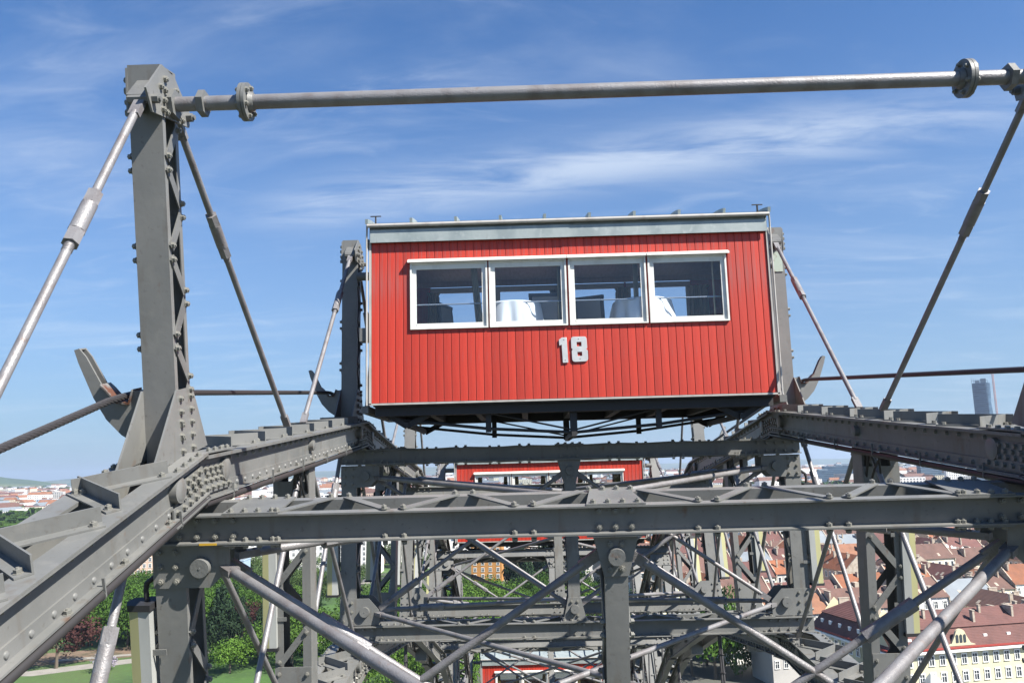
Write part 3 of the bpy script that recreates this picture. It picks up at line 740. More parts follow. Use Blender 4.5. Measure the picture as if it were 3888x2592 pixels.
def offset_copy(src, dst_root):
    for ch in src.children:
        c = ch.copy(); col.objects.link(c); c.parent = dst_root
        for g in ch.children:
            d = g.copy(); col.objects.link(d); d.parent = c
PIV = wp(0, .12, 30.3, 2)
root2 = ob('wheel_cabin', None, None, (.018, 0, 0), label='nearest red plank cabin with number 18 and white tablecloths behind its windows', cat='cabin', group='red cabins hanging in the wheel')
build_cabin(root2, True)
cabs = {}
for k, lab in ((4, 'middle red cabin with ochre curtains, half hidden behind the grey cross beams'), (6, 'lowest red cabin with its seamed zinc roof seen from above between the rods')):
    c = root2.copy(); col.objects.link(c); c['label'] = lab; offset_copy(root2, c)
    c.location = wp(.018, .12, 30.3, k)-PIV; cabs[k] = c
# figures 1 and 8 on the near cabin
def figure(poly, holes, x0, z0, name):
    """outline minus rectangular holes, both in metres"""
    cu = bpy.data.curves.new(name, 'CURVE'); cu.dimensions = '2D'; cu.fill_mode = 'BOTH'; cu.extrude = .004; cu.bevel_depth = .002
    for pl in [poly]+holes:
        sp = cu.splines.new('POLY'); sp.points.add(len(pl)-1); sp.use_cyclic_u = True
        for i, (a, b) in enumerate(pl): sp.points[i].co = (a, b, 0, 1)
    o = bpy.data.objects.new(name, cu); col.objects.link(o)
    bpy.context.view_layer.update()
    me = bpy.data.meshes.new_from_object(o.evaluated_get(bpy.context.evaluated_depsgraph_get())); bpy.data.objects.remove(o)
    me.materials.clear(); me.materials.append(ALU)
    q = ob(name, me, root2, (x0, YF-.013, z0), (math.pi/2, 0, 0))
    return q
sc_ = .325/715.0   # metres per unit of the tracing
def tr_(pts, ox, oy): return [((x-ox)*sc_, (oy-y)*sc_) for x, y in pts]
one = tr_([(372, 515), (452, 462), (578, 460), (604, 1155), (460, 1158), (443, 650), (378, 680)], 372, 1158)
def round_(pts, r):
    out = []; n = len(pts)
    for i in range(n):
        a = Vector(pts[i-1]); b = Vector(pts[i]); c = Vector(pts[(i+1) % n]); rr = r[i] if isinstance(r, list) else r
        if rr == 0: out.append(tuple(b)); continue
        d1 = (a-b).normalized()*rr; d2 = (c-b).normalized()*rr
        for u in (0, .25, .5, .75, 1): q = (b+d1)*(1-u)**2+b*2*u*(1-u)+(b+d2)*u*u; out.append(tuple(q))
    return out
eight = tr_(round_([(705, 450), (1128, 448), (1140, 770), (1105, 800), (1150, 835), (1155, 1135), (722, 1145), (715, 830), (748, 800), (708, 765)], [75, 75, 25, 0, 25, 85, 85, 25, 0, 25]), 372, 1158)
holes = [tr_([(850, 590), (990, 588), (993, 718), (853, 722)], 372, 1158), tr_([(862, 870), (998, 866), (1002, 988), (866, 992)], 372, 1158)]
figure(one, [], -.158, 28.638, 'numeral_one'); figure(eight, holes, -.158, 28.638, 'numeral_eight')
mb = MB()
for x, y in ((505, 522), (525, 1095), (908, 515), (938, 1062)):
    a, b = tr_([(x, y)], 372, 1158)[0]; mb.cyl((-.158+a, YF-.018, 28.638+b), (-.158+a, YF-.021, 28.638+b), .006, 8)
mk('screw', mb, BLACK, root2)
# ---- furnishings seen through the windows of the near cabin
def curtain(x, y, z0, z1, w_, m, lean=0, parent=root2, name='curtain'):
    mb = MB(); mb.open = True; n = 18; zs = [z0, (z0+z1)/2, z1-.08, z1-.06, z1]
    for i in range(n+1):
        u = i/n
        for j, z in enumerate(zs):
            ww = w_*(1.0, .92, .8, .7, 1.0)[j]; xx = x+(u-.5)*ww+lean*(z-z0)/(z1-z0)
            mb.v.append((xx, y+.022*math.sin(u*2*math.pi*4.5)+.006*math.sin(u*31), z))
    m_ = len(zs)
    for i in range(n):
        for j in range(m_-1): mb.f.append((i*m_+j, (i+1)*m_+j, (i+1)*m_+j+1, i*m_+j+1)); mb.m.append(0)
    return mk(name, mb, m, parent, True)
cz0, cz1 = 28.95, 30.05
for x, wd in ((-1.97, .22), (-.12, .15), (.93, .26), (2.1, .34)): curtain(x, YB-.14, cz0, cz1, wd, CURT)
for x, wd, ln in ((-1.14, .10, -.10), (-.12, .07, 0), (.86, .07, 0), (1.86, .02, 0)): curtain(x, YF+.12, cz0, cz1, wd, CURT, ln)
def table(x, y, lab):
    t = ob('dining_table', None, None, (x, y, 28.47), label=lab, cat='table', group='tables laid in the near cabin')
    mb = MB(); mb.cyl((0, 0, 0), (0, 0, .98), .035, 10); mb.cyl((0, 0, 0), (0, 0, .02), .25, 20); mk('table_leg', mb, CHAIRM, t)
    mb = MB(); mb.cyl((0, 0, .98), (0, 0, 1.005), .37, 32); mk('table_top', mb, CHAIRM, t)
    mb = MB(); mb.open = True; n = 96
    rings = [(0, 1.012), (.375, 1.012), (.39, 1.0), (.40, .90), (.42, .72), (.43, .52)]
    for i in range(n):
        a = 2*math.pi*i/n
        for j, (r_, z) in enumerate(rings):
            am = max(0, j-2)*.016; rr = r_+am*math.sin(a*9+.7*math.sin(a*2))+am*.4*math.sin(a*17+1)
            mb.v.append((rr*math.cos(a), rr*math.sin(a), z))
    m_ = len(rings)
    for i in range(n):
        for j in range(m_-1): mb.f.append((i*m_+j, ((i+1) % n)*m_+j, ((i+1) % n)*m_+j+1, i*m_+j+1)); mb.m.append(0)
    mk('tablecloth', mb, CLOTH, t, True)
table(-.72, -.53, 'table under a white cloth behind the second window from the left')
table(1.0, -.53, 'table under a white cloth between the third and fourth window')
def chair(x, y, rz, lab):
    c = ob('dining_chair', None, None, (x, y, 28.47), (0, 0, rz), label=lab, cat='chair', group='chairs in the near cabin')
    for a in (-.2, .2):
        for b in (-.2, .2):
            mb = MB(); mb.bar((a, b, 0), (a*.95, b*.95, .55), .035, .035); mk('leg', mb, CHAIRM, c)
    mb = MB(); mb.box(-.22, .22, -.22, .22, .55, .60); mk('seat', mb, CHAIRU, c)
    mb = MB(); z0, z1 = .62, 1.10
    for a in (-.21, .17): mb.add([(a, .19, .55), (a+.04, .19, .55), (a+.04, .23, .55), (a, .23, .55), (a, .25, z1), (a+.04, .25, z1), (a+.04, .29, z1), (a, .29, z1)], [(0, 3, 2, 1), (4, 5, 6, 7), (0, 1, 5, 4), (1, 2, 6, 5), (2, 3, 7, 6), (3, 0, 4, 7)])
    mb.box(-.215, .215, .245, .295, z1, z1+.045); mb.box(-.17, .17, .20, .24, z0, z0+.03); mk('back_frame', mb, CHAIRM, c)
    mb = MB(); mb.add([(-.17, .205, z0+.03), (.17, .205, z0+.03), (.17, .235, z0+.03), (-.17, .235, z0+.03), (-.17, .25, z1), (.17, .25, z1), (.17, .28, z1), (-.17, .28, z1)], [(0, 3, 2, 1), (4, 5, 6, 7), (0, 1, 5, 4), (1, 2, 6, 5), (2, 3, 7, 6), (3, 0, 4, 7)]); mk('back_cushion', mb, CHAIRU, c)
chair(-1.42, -.15, R(70), 'dark framed chair seen edge-on behind the leftmost window')
chair(-.30, -.35, R(182), 'dark framed chair with its grey back square to the second window')
chair(.42, -.10, R(155), 'dark framed chair turned aside behind the third window')
# ochre curtains in the two lower cabins
for k, c in cabs.items():
    for i, (a, b) in enumerate(WX):
        curtain(a+.14, YF+.10, cz0, cz1, .12, CURTY, -.02, parent=c); curtain(b-.18, YF+.10, cz0, cz1, .20 if i == 3 else .12, CURTY, .03, parent=c)

# ================================================================= GROUND, PARK, CITY
GZ = -34.0
GROUND = mat('city_ground', (0.081, 0.081, 0.073), .9, 0, [(.004, (0.042, 0.059, 0.025), .45, .6, (1, 1, 1)), (.03, (0.098, 0.091, 0.084), .5, .7, (1, 1, 1))])
GRASS = mat('mown_grass', (0.046, 0.105, 0.017), .9, 0, [(.05, (0.030, 0.066, 0.014), .38, .58, (1, 1, 1)), (.012, (0.062, 0.098, 0.026), .5, .62, (1, 1, 1)), (.5, (0.062, 0.124, 0.025), .5, .8, (1, 1, 1))])
PATH = mat('pale_gravel_path', (0.247, 0.232, 0.203), .9, 0, [(.3, (0.195, 0.180, 0.158), .4, .7, (1, 1, 1))])
EARTH = mat('bare_earth', (0.154, 0.105, 0.070), .95, 0, [(.25, (0.077, 0.063, 0.035), .42, .6, (1, 1, 1))])
ASPH = mat('asphalt', (.10, .10, .105), .9, 0, [(.2, (.075, .075, .08), .4, .7, (1, 1, 1))])
LINE = mat('road_paint', (.7, .7, .68), .7)
def disc(name, rx, z, m, seg=96, c=(0, 0)):
    mb = MB(); mb.open = True
    mb.v = [(c[0]+rx*math.cos(2*math.pi*i/seg), c[1]+rx*math.sin(2*math.pi*i/seg), z) for i in range(seg)]; mb.f = [tuple(range(seg))]; mb.m = [0]
    return mk(name, mb, m, None, kind='structure')
disc('ground', 19000, GZ, GROUND)
def sheet(name, pts, z, m, label=None):
    mb = MB(); mb.open = True; mb.v = [(x, y, z) for x, y in pts]; mb.f = [tuple(range(len(pts)))]; mb.m = [0]
    return mk(name, mb, m, None, kind='structure')
sheet('lawn', [(-330, 150), (-40, 150), (-10, 300), (-20, 440), (-120, 455), (-330, 440)], GZ+.06, GRASS)
sheet('path', [(-175, 259), (-160, 258), (-132, 275), (-100, 292), (-60, 300), (-60, 304), (-100, 297), (-137, 281), (-165, 265), (-180, 264)], GZ+.10, PATH)
sheet('earth', [(-172, 270), (-135, 285), (-118, 300), (-130, 305), (-175, 292)], GZ+.09, EARTH)
sheet('path', [(-165, 277), (-120, 292), (-118, 295), (-166, 281)], GZ+.13, PATH)
sheet('road', [(-420, 478), (-150, 468), (60, 455), (60, 470), (-150, 486), (-420, 494)], GZ+.07, ASPH)
sheet('pavement', [(-420, 470), (-150, 460), (60, 447), (60, 452), (-150, 465), (-420, 475)], GZ+.08, PATH)
sheet('parking', [(-190, 400), (-140, 395), (-135, 425), (-190, 430)], GZ+.09, PATH)
sheet('road', [(66, 120), (80, 120), (86, 260), (62, 440), (50, 440), (70, 258)], GZ+.07, ASPH)
sheet('lawn', [(86, 150), (96, 150), (84, 168), (84, 158)], GZ+.06, GRASS)
sheet('lawn', [(-190, 505), (-60, 500), (-60, 560), (-190, 565)], GZ+.07, GRASS)

def leaf(name, c, c2):
    m = mat(name, c, .75, 0, [(.35, c2, .4, .62, (1, 1, 1))], spec=.15, objrand=.22)
    b = m.node_tree.nodes['Principled BSDF']; b.inputs['Subsurface Weight'].default_value = 0
    t = m.node_tree; tl = t.nodes.new('ShaderNodeBsdfTranslucent'); ad = t.nodes.new('ShaderNodeMixShader'); ad.inputs[0].default_value = .20
    src = b.inputs['Base Color'].links[0].from_socket; t.links.new(src, tl.inputs[0])
    t.links.new(b.outputs[0], ad.inputs[1]); t.links.new(tl.outputs[0], ad.inputs[2]); t.links.new(ad.outputs[0], t.nodes['Material Output'].inputs[0]); return m
LEAF = [leaf('leaf_mid_green', (0.052, 0.108, 0.015), (0.030, 0.068, 0.011)), leaf('leaf_fresh_green', (0.076, 0.142, 0.020), (0.045, 0.096, 0.015)),
        leaf('leaf_grey_green', (.066, .108, .03), (.05, .082, .023)), leaf('leaf_dark_conifer', (.022, .044, .019), (.016, .034, .015)), leaf('leaf_copper', (.06, .025, .022), (.042, .018, .018))]
BARK = mat('bark', (.10, .08, .06), .9)
def crown_mesh(seed, shape, n, size, m):
    rnd = random.Random(seed); mb = MB(); mb.open = True
    blobs = []
    if shape == 'round':
        for i in range(16):
            a = rnd.uniform(0, 6.28); e = rnd.uniform(-.5, 1.2); q = rnd.uniform(.2, .68)
            blobs.append((Vector((math.cos(a)*math.cos(e)*q, math.sin(a)*math.cos(e)*q, .62+math.sin(e)*q*.55)), rnd.uniform(.17, .36)))
    elif shape == 'tall':
        for i in range(16):
            a = rnd.uniform(0, 6.28); h = rnd.uniform(.22, 1.0); q = rnd.uniform(0, .36)*(1.15-h*.8)*1.6
            blobs.append((Vector((math.cos(a)*q, math.sin(a)*q, h)), rnd.uniform(.13, .22)))
    else:
        for i in range(26):
            h = rnd.uniform(.10, 1.08); q = .48*(1.12-h); a = rnd.uniform(0, 6.28)
            blobs.append((Vector((math.cos(a)*q, math.sin(a)*q, h)), .07+.14*(1.1-h)))
    tot = sum(b[1]**2 for b in blobs)
    for c, rr in blobs:
        for i in range(int(n*rr*rr/tot)):
            d = Vector((rnd.gauss(0, 1), rnd.gauss(0, 1), rnd.gauss(0, 1)*.9)).normalized(); q = c+d*rr*rnd.uniform(.72, 1.08)
            nrm = (d+Vector((rnd.uniform(-.9, .9), rnd.uniform(-.9, .9), rnd.uniform(-.3, 1.0)))).normalized()
            a = nrm.orthogonal().normalized(); a.rotate(Matrix.Rotation(rnd.uniform(0, 6.28), 3, nrm)); b = nrm.cross(a); z = size*rnd.uniform(.6, 1.3)
            mb.add([q-a*z, q-b*z*.6, q+a*z, q+b*z*.6], [(0, 1, 2, 3)])
    return mb.mesh('crown', m)
def trunk_mesh(h):
    mb = MB(); mb.cyl((0, 0, 0), (0, 0, h), .035, 7, .018); 
    for i in range(4):
        a = i*1.7; mb.cyl((0, 0, h*(.55+.1*i)), (math.cos(a)*.25, math.sin(a)*.25, h*(.55+.1*i)+.28), .014, 5, .006)
    return mb.mesh('trunk', BARK)
CR = {}
for nm, sh, mi in (('green', 'round', 0), ('fresh', 'round', 1), ('pale', 'round', 2), ('dark', 'cone', 3), ('copper', 'round', 4), ('tall', 'tall', 2)):
    CR[nm] = [crown_mesh(i*7+mi, sh, 2600, .036, LEAF[mi]) for i in range(3)]
TR = trunk_mesh(.55)
CAMP = Vector((-.589, -11.1475, 27.3437))
def inview(x, y, z, mg=.06):
    d = Vector((x, y, z))-CAMP; f = d.dot(cf)
    if f < 1: return False
    return abs(d.dot(cr)/f*28.57/18) < 1+mg and abs(d.dot(cu)/f*28.57/12) < 1+mg*1.5
TL = {'green': ('leafy mid green tree growing in the park left of the wheel', 'park trees'), 'fresh': ('bright yellow-green spring tree in the park', 'park trees'),
      'pale': ('pale grey-green young tree near the street beyond the lawns', 'park trees'), 'dark': ('dark pointed conifer standing among the park trees', 'park conifers'),
      'copper': ('copper-leaved dark red tree in the park', 'copper-leaved trees'), 'tall': ('tall narrow poplar-like tree with upright pale green crown', 'tall trees')}
def tree(kind, x, y, h, wd, label=None, group=None, z=GZ, i=None):
    rnd = random.Random(int(x*13+y*7))
    lab, gr = TL[kind]
    if group: gr = group
    t = ob('conifer' if kind == 'dark' else 'tree', None, None, (x, y, z), (0, 0, rnd.uniform(0, 6.28)), label=label or lab, cat='tree', group=gr if (group or not label) else None)
    t.scale = (wd, wd, h)
    ob('trunk', TR, t); ob('crown', CR[kind][rnd.randrange(3) if i is None else i], t)
rnd = random.Random(11); cnt = 0; occ = []
def place(kind, x0, x1, y0, y1, n, h0, h1, gap, **kw):
    for _ in range(n*6):
        if n <= 0: return
        x = rnd.uniform(x0, x1); y = rnd.uniform(y0, y1)
        if not (inview(x, y, GZ+h0*.8, .1) or inview(x, y, GZ, .1)): continue
        if any((x-a)**2+(y-b)**2 < gap*gap for a, b in occ): continue
        occ.append((x, y)); n -= 1; h = rnd.uniform(h0, h1)
        tree(kind, x, y, h, h*rnd.uniform(.75, .98) if kind not in ('dark', 'tall') else h*rnd.uniform(.55, .7), **kw)
# foreground fringe of the park (single trees that stand out)
tree('copper', -158, 268, 15, 17, 'copper-leaved tree with drooping dark red crown beside the gravel path')
tree('copper', -106, 303, 13, 13, 'copper-leaved tree squeezed between two conifers at the back of the lawn'); occ += [(-158, 268), (-106, 303)]
for x, y, h in ((-112, 292, 20), (-103, 287, 17), (-118, 304, 18), (-97, 300, 15), (-92, 345, 17), (-118, 322, 16)): tree('dark', x, y, h, h*.62); occ.append((x, y))
for x, y, h in ((-88, 268, 13), (-78, 262, 12), (-70, 276, 14), (-62, 262, 13), (-80, 290, 13), (-96, 256, 10)): tree('fresh', x, y, h, h*1.05); occ.append((x, y))
place('green', -165, -112, 296, 345, 22, 13, 18, 8.5, label='broad mid green tree in the shady grove behind the gravel path', group='trees of the grove behind the gravel path')
place('fresh', -170, -100, 300, 350, 8, 11, 15, 8, label='fresh yellow-green tree in the grove behind the gravel path', group='fresh green trees of the grove')
place('green', -250, -150, 330, 430, 24, 12, 17, 11, label='mid green tree at the far left of the park, before the pinkish offices', group='trees before the pinkish offices')
place('green', -75, -30, 300, 400, 18, 10, 14, 10, label='mid green tree left of the centre, behind the second frame of the wheel', group='mid green trees left of the centre')
place('fresh', -60, -5, 250, 360, 22, 11, 16, 9, label='bright yellow-green tree low in the gap beneath the inner rim', group='bright green trees beneath the inner rim')
place('pale', -200, -95, 385, 460, 30, 9, 13, 9, label='pale grey-green street tree between the lawn and the street', group='street trees between lawn and street')
place('pale', -320, -60, 495, 590, 46, 9, 14, 10, label='pale grey-green tree beyond the street among the office blocks', group='trees among the office blocks')
place('dark', -14, 12, 385, 425, 6, 19, 25, 6, label='tall dark conifer in front of the ochre apartment building', group='dark conifers before the ochre building')
place('green', -14, 40, 335, 405, 13, 9, 12, 9, label='leafy green tree in the middle, in front of the white and blue houses', group='trees before the white and blue houses')
place('fresh', 4, 34, 300, 360, 8, 9, 12, 9, label='yellow-green tree right behind the centre column', group='yellow-green trees behind the centre column')
place('fresh', -62, -14, 212, 262, 10, 10, 13, 8, label='bright yellow-green tree at the very bottom between the rods', group='bright trees at the bottom between the rods')
LIL = leaf('leaf_lilac_blossom', (.30, .26, .34), (.10, .14, .06)); CR['lilac'] = [crown_mesh(77, 'round', 900, .055, LIL)]*3; TL['lilac'] = ('', '')
tree('lilac', -139, 262, 5, 6, 'small pale lilac bush in blossom on the lawn below the gravel path')
place('dark', -112, -86, 262, 300, 5, 11, 16, 6, label='dark spreading pine at the edge of the lawn', group='pines at the edge of the lawn')
# trees right of centre, beneath the inner rim
for x, y, h, wd, kd in ((52, 236, 21, 15, 'green'), (59, 240, 23, 13, 'tall'), (46, 240, 17, 13, 'green'), (66, 243, 16, 9, 'tall'), (53, 252, 19, 14, 'fresh'), (40, 262, 14, 13, 'green'), (47, 285, 15, 12, 'green'), (44, 320, 14, 12, 'pale')):
    tree(kd, x, y, h, wd, 'tall leafy tree beside the street at the foot of the red roofed quarter', 'trees by the street below the roofs'); occ.append((x, y))
place('green', 30, 120, 300, 620, 14, 10, 14, 16, label='green tree in a gap between the apartment houses', group='trees between the houses')

# ---- building materials
WALLS = [mat('wall_'+n, c, .85, 0, [(.15, tuple(q*.85 for q in c), .45, .7, (1, 1, 1))]) for n, c in (('cream', (.62, .56, .42)), ('white', (.74, .73, .70)), ('grey', (.42, .41, .39)), ('yellow', (.60, .55, .36)), ('pink', (.58, .42, .32)), ('pale_blue', (.30, .40, .50)), ('ochre', (.42, .20, .055)))]
def tiles(name, c):
    m = mat(name, c, .8, 0, [(.35, tuple(q*.72 for q in c), .4, .68, (1, 1, 1)), (1.8, tuple(min(1, q*1.3) for q in c), .6, .85, (1, 1, 1))], objrand=.16)
    t = m.node_tree; wv = t.nodes.new('ShaderNodeTexWave'); wv.bands_direction = 'Z'; wv.inputs['Scale'].default_value = 1.1; wv.inputs['Distortion'].default_value = .6
    g = t.nodes.new('ShaderNodeTexCoord'); t.links.new(g.outputs['Object'], wv.inputs['Vector'])
    bm = t.nodes.new('ShaderNodeBump'); bm.inputs['Strength'].default_value = .5; bm.inputs['Distance'].default_value = .08
    t.links.new(wv.outputs['Fac'], bm.inputs['Height']); t.links.new(bm.outputs[0], t.nodes['Principled BSDF'].inputs['Normal']); return m
ROOFS = [tiles('roof_orange', (0.23, 0.082, 0.036)), tiles('roof_brown', (0.115, 0.060, 0.046)), tiles('roof_red_brown', (0.118, 0.048, 0.040)), tiles('roof_terracotta', (0.211, 0.096, 0.053)), mat('roof_sheet_grey', (0.186, 0.211, 0.229), .5, 0, [(.2, (0.149, 0.167, 0.186), .4, .7, (1, 1, 1))])]
RNAME = ['bright orange', 'dark brown', 'red-brown', 'faded terracotta', 'grey sheet metal']
WNAME = ['cream', 'white', 'grey', 'yellow', 'pinkish', 'pale blue', 'ochre']
PANE = mat('dark_window_pane', (.045, .055, .065), .15)
FRAME = mat('white_window_frame', (.75, .75, .72), .6)
CHIM = mat('chimney_render', (0.384, 0.336, 0.272), .9, 0, [(1, (0.264, 0.200, 0.152), .45, .7, (1, 1, 1))])
REDMET = mat('red_gutter_metal', (.30, .045, .035), .5)

def house(org, u, v, L, W_, H, RH, wi, ri, rnd, thing=True, hip=False, nw=1, label=None, group=None, mans=False, bigwin=False, wside=(1, 1, 0, 0)):
    """block with its street front along u starting at org; ridge parallel to u.  returns a mesh dict when not a thing"""
    U = Vector((u[0], u[1], 0)); V = Vector((v[0], v[1], 0)); O = Vector((org[0], org[1], GZ)); Z = Vector((0, 0, 1))
    def q(a, b, c): return O+U*a+V*b+Z*c
    wl = MB(); wl.open = True
    wl.add([q(0, 0, 0), q(L, 0, 0), q(L, W_, 0), q(0, W_, 0), q(0, 0, H), q(L, 0, H), q(L, W_, H), q(0, W_, H)], [(0, 1, 5, 4), (1, 2, 6, 5), (2, 3, 7, 6), (3, 0, 4, 7), (4, 5, 6, 7)])
    rf = MB(); rf.open = True; e = .5; hp = W_*.45 if hip else 0
    if not hip: wl.add([q(0, 0, H), q(0, W_, H), q(0, W_/2, H+RH)], [(0, 1, 2)]); wl.add([q(L, 0, H), q(L, W_, H), q(L, W_/2, H+RH)], [(0, 1, 2)])
    if mans:
        a1, h1 = W_*.14, RH*.52; hh = .14*W_
        rings = [[(-e, -e, 0), (L+e, -e, 0), (L+e, W_+e, 0), (-e, W_+e, 0)], [(hh, a1, h1), (L-hh, a1, h1), (L-hh, W_-a1, h1), (hh, W_-a1, h1)], [(hh-.3, a1-.3, h1+.12), (L-hh+.3, a1-.3, h1+.12), (L-hh+.3, W_-a1+.3, h1+.12), (hh-.3, W_-a1+.3, h1+.12)]]
        vs = [q(a, b, H+c+.15) for r_ in rings for a, b, c in r_]+[q(min(W_, L)/2, W_/2, H+RH), q(L-min(W_, L)/2, W_/2, H+RH)]
        fs = []
        for k in (0, 1):
            for i in range(4): fs.append((k*4+i, k*4+(i+1) % 4, k*4+4+(i+1) % 4, k*4+4+i))
        fs += [(8, 9, 13, 12), (9, 10, 13), (10, 11, 12, 13), (11, 8, 12)]
        rf.add(vs, fs)
    else:
        rf.add([q(-e*.2, -e, H-.25), q(L+e*.2, -e, H-.25), q(L+e*.2-hp, W_/2, H+RH), q(-e*.2+hp, W_/2, H+RH), q(L+e*.2, W_+e, H-.25), q(-e*.2, W_+e, H-.25)],
               [(0, 1, 2, 3), (3, 2, 4, 5)]+([(1, 4, 2), (5, 0, 3)] if hip else []))
    ch = MB(); n = max(3, int(L/3.6))
    if not mans and not hip and RH > 2.5:
        for a0 in (-.12, L-.28):
            prof = [(-.4, H-.3), (W_/2, H+RH+.45), (W_+.4, H-.3), (W_+.4, H-1.2), (-.4, H-1.2)]
            base = [q(a0, b_, c_) for b_, c_ in prof]; top = [p_+U*.4 for p_ in base]; k_ = len(prof)
            ch.add(base+top, [tuple(range(k_)), tuple(range(2*k_-1, k_-1, -1))]+[(i_, k_+i_, k_+(i_+1) % k_, (i_+1) % k_) for i_ in range(k_)])
        for side in (0, 1):
            for _ in range(rnd.choice((0, 1, 2, 3, 4))):
                a = rnd.uniform(2, L-3.5); f_ = rnd.uniform(.2, .45); b = W_/2*f_ if side == 0 else W_-W_/2*f_; z_ = H+RH*f_
                if rnd.random() < .5:
                    base = [q(a, b-1.0, z_-.6), q(a+1.7, b-1.0, z_-.6), q(a+1.7, b+1.0, z_-.6), q(a, b+1.0, z_-.6)]; top = [p_+Z*1.7 for p_ in base]
                else:
                    dz = RH/(W_/2)*(1 if side == 0 else -1)
                    base = [q(a, b-.6, z_-.6*dz+.03), q(a+1.0, b-.6, z_-.6*dz+.03), q(a+1.0, b+.6, z_+.6*dz+.03), q(a, b+.6, z_+.6*dz+.03)]; top = [p_+Z*.10 for p_ in base]
                ch.add(base+top, [(4, 5, 6, 7), (0, 1, 5, 4), (1, 2, 6, 5), (2, 3, 7, 6), (3, 0, 4, 7)])
    for i in range(n):
        a = L*(i+.5)/n+rnd.uniform(-1, 1); b = W_/2+rnd.choice((-1, 1))*rnd.uniform(.8, W_*.3); lw = rnd.choice((.25, .3, .5, .9, 1.4)); hb_ = RH*(1-abs(b-W_/2)/(W_/2)); c0 = H+max(0, hb_-.6); c1 = H+RH+rnd.uniform(-.3, .6)
        base = [q(a-.27, b-lw, c0), q(a+.27, b-lw, c0), q(a+.27, b+lw, c0), q(a-.27, b+lw, c0)]; top = [p_+Z*(c1-c0) for p_ in base]
        ch.add(base+top, [(4, 5, 6, 7), (0, 1, 5, 4), (1, 2, 6, 5), (2, 3, 7, 6), (3, 0, 4, 7)])
        base = [q(a-.34, b-lw-.1, c1), q(a+.34, b-lw-.1, c1), q(a+.34, b+lw+.1, c1), q(a-.34, b+lw+.1, c1)]; top = [p_+Z*.15 for p_ in base]
        ch.add(base+top, [(4, 5, 6, 7), (0, 1, 5, 4), (1, 2, 6, 5), (2, 3, 7, 6), (3, 0, 4, 7)])
    # windows: frame proud, pane set back
    wins = []
    fh = 3.6; nf = int((H-1.0)/fh)
    for (a0, b0, da, db, LL, nx_, ny_, on) in ((0, 0, 1, 0, L, 0, -1, wside[0]), (0, 0, 0, 1, W_, -1, 0, wside[1]), (L, 0, 0, 1, W_, 1, 0, wside[2]), (0, W_, 1, 0, L, 0, 1, wside[3])):
        if not on: continue
        m_ = max(1, int(LL/2.6)); sp = LL/m_
        for f in range(nf):
            for i in range(m_):
                s_ = sp*(i+.5); zc = H-2.4-f*fh
                if zc < 1.5: continue
                wins.append((q(a0+da*s_, b0+db*s_, zc), U*da+V*db, U*nx_+V*ny_))
    return wl, rf, ch, wins
WINMESH = {}
def winmesh(wd, ht):
    key = (wd, ht)
    if key not in WINMESH:
        f = MB()
        f.box(-wd/2-.18, -wd/2, -.12, .02, -ht/2, ht/2+.25); f.box(wd/2, wd/2+.18, -.12, .02, -ht/2, ht/2+.25); f.box(-wd/2-.18, wd/2+.18, -.16, .02, ht/2, ht/2+.3); f.box(-wd/2-.25, wd/2+.25, -.2, .02, -ht/2-.15, -ht/2)
        f.box(-.05, .05, -.06, .01, -ht/2, ht/2); f.box(-wd/2, wd/2, -.058, .01, ht*.12, ht*.12+.09)
        g = MB(); g.box(-wd/2, wd/2, -.02, .03, -ht/2, ht/2)
        WINMESH[key] = (f.mesh('window', FRAME), g.mesh('pane', PANE))
    return WINMESH[key]
def emit(h, wi, ri, label, group, near, name='apartment_house', cat='house', wd=1.1, ht=1.9, root=None, roofmat=None):
    wl, rf, ch, wins = h
    o = root or ob(name, None, None, label=label, cat=cat, group=group)
    mk('wall', wl, WALLS[wi], o); r_ = mk('roof', rf, roofmat or ROOFS[ri], o)
    c_ = mk('chimneys_and_dormers', ch, CHIM, o); c_['kind'] = 'stuff'
    if near:
        fm, pm_ = winmesh(wd, ht)
        for q, t, nn in wins:
            if not inview(q.x, q.y, q.z, .03): continue
            rz = math.atan2(t.y, t.x) if nn.cross(t).z > 0 else math.atan2(-t.y, -t.x)
            a = ob('window', fm, o, q, (0, 0, rz)); ob('pane', pm_, a)
    else:
        mb = MB(); mb.open = True; f2 = MB(); f2.open = True
        for q, t, nn in wins:
            for M_, w2, h2, off in ((f2, .75, 1.2, .04), (mb, .5, .92, .08)):
                a = t*w2; b = Vector((0, 0, h2)); c = q+nn*off; M_.add([c-a-b, c+a-b, c+a+b, c-a+b], [(0, 1, 2, 3)])
        if mb.f:
            x = mk('window_panes', mb, PANE, o); x['kind'] = 'stuff'; x = mk('window_surrounds', f2, FRAME, o); x['kind'] = 'stuff'
    return o
cs, sn = math.cos(R(12)), math.sin(R(12)); UU = (cs, sn); VV = (-sn, cs)
def gp(a, b): return (77+UU[0]*a+VV[0]*b, 174+UU[1]*a+VV[1]*b)
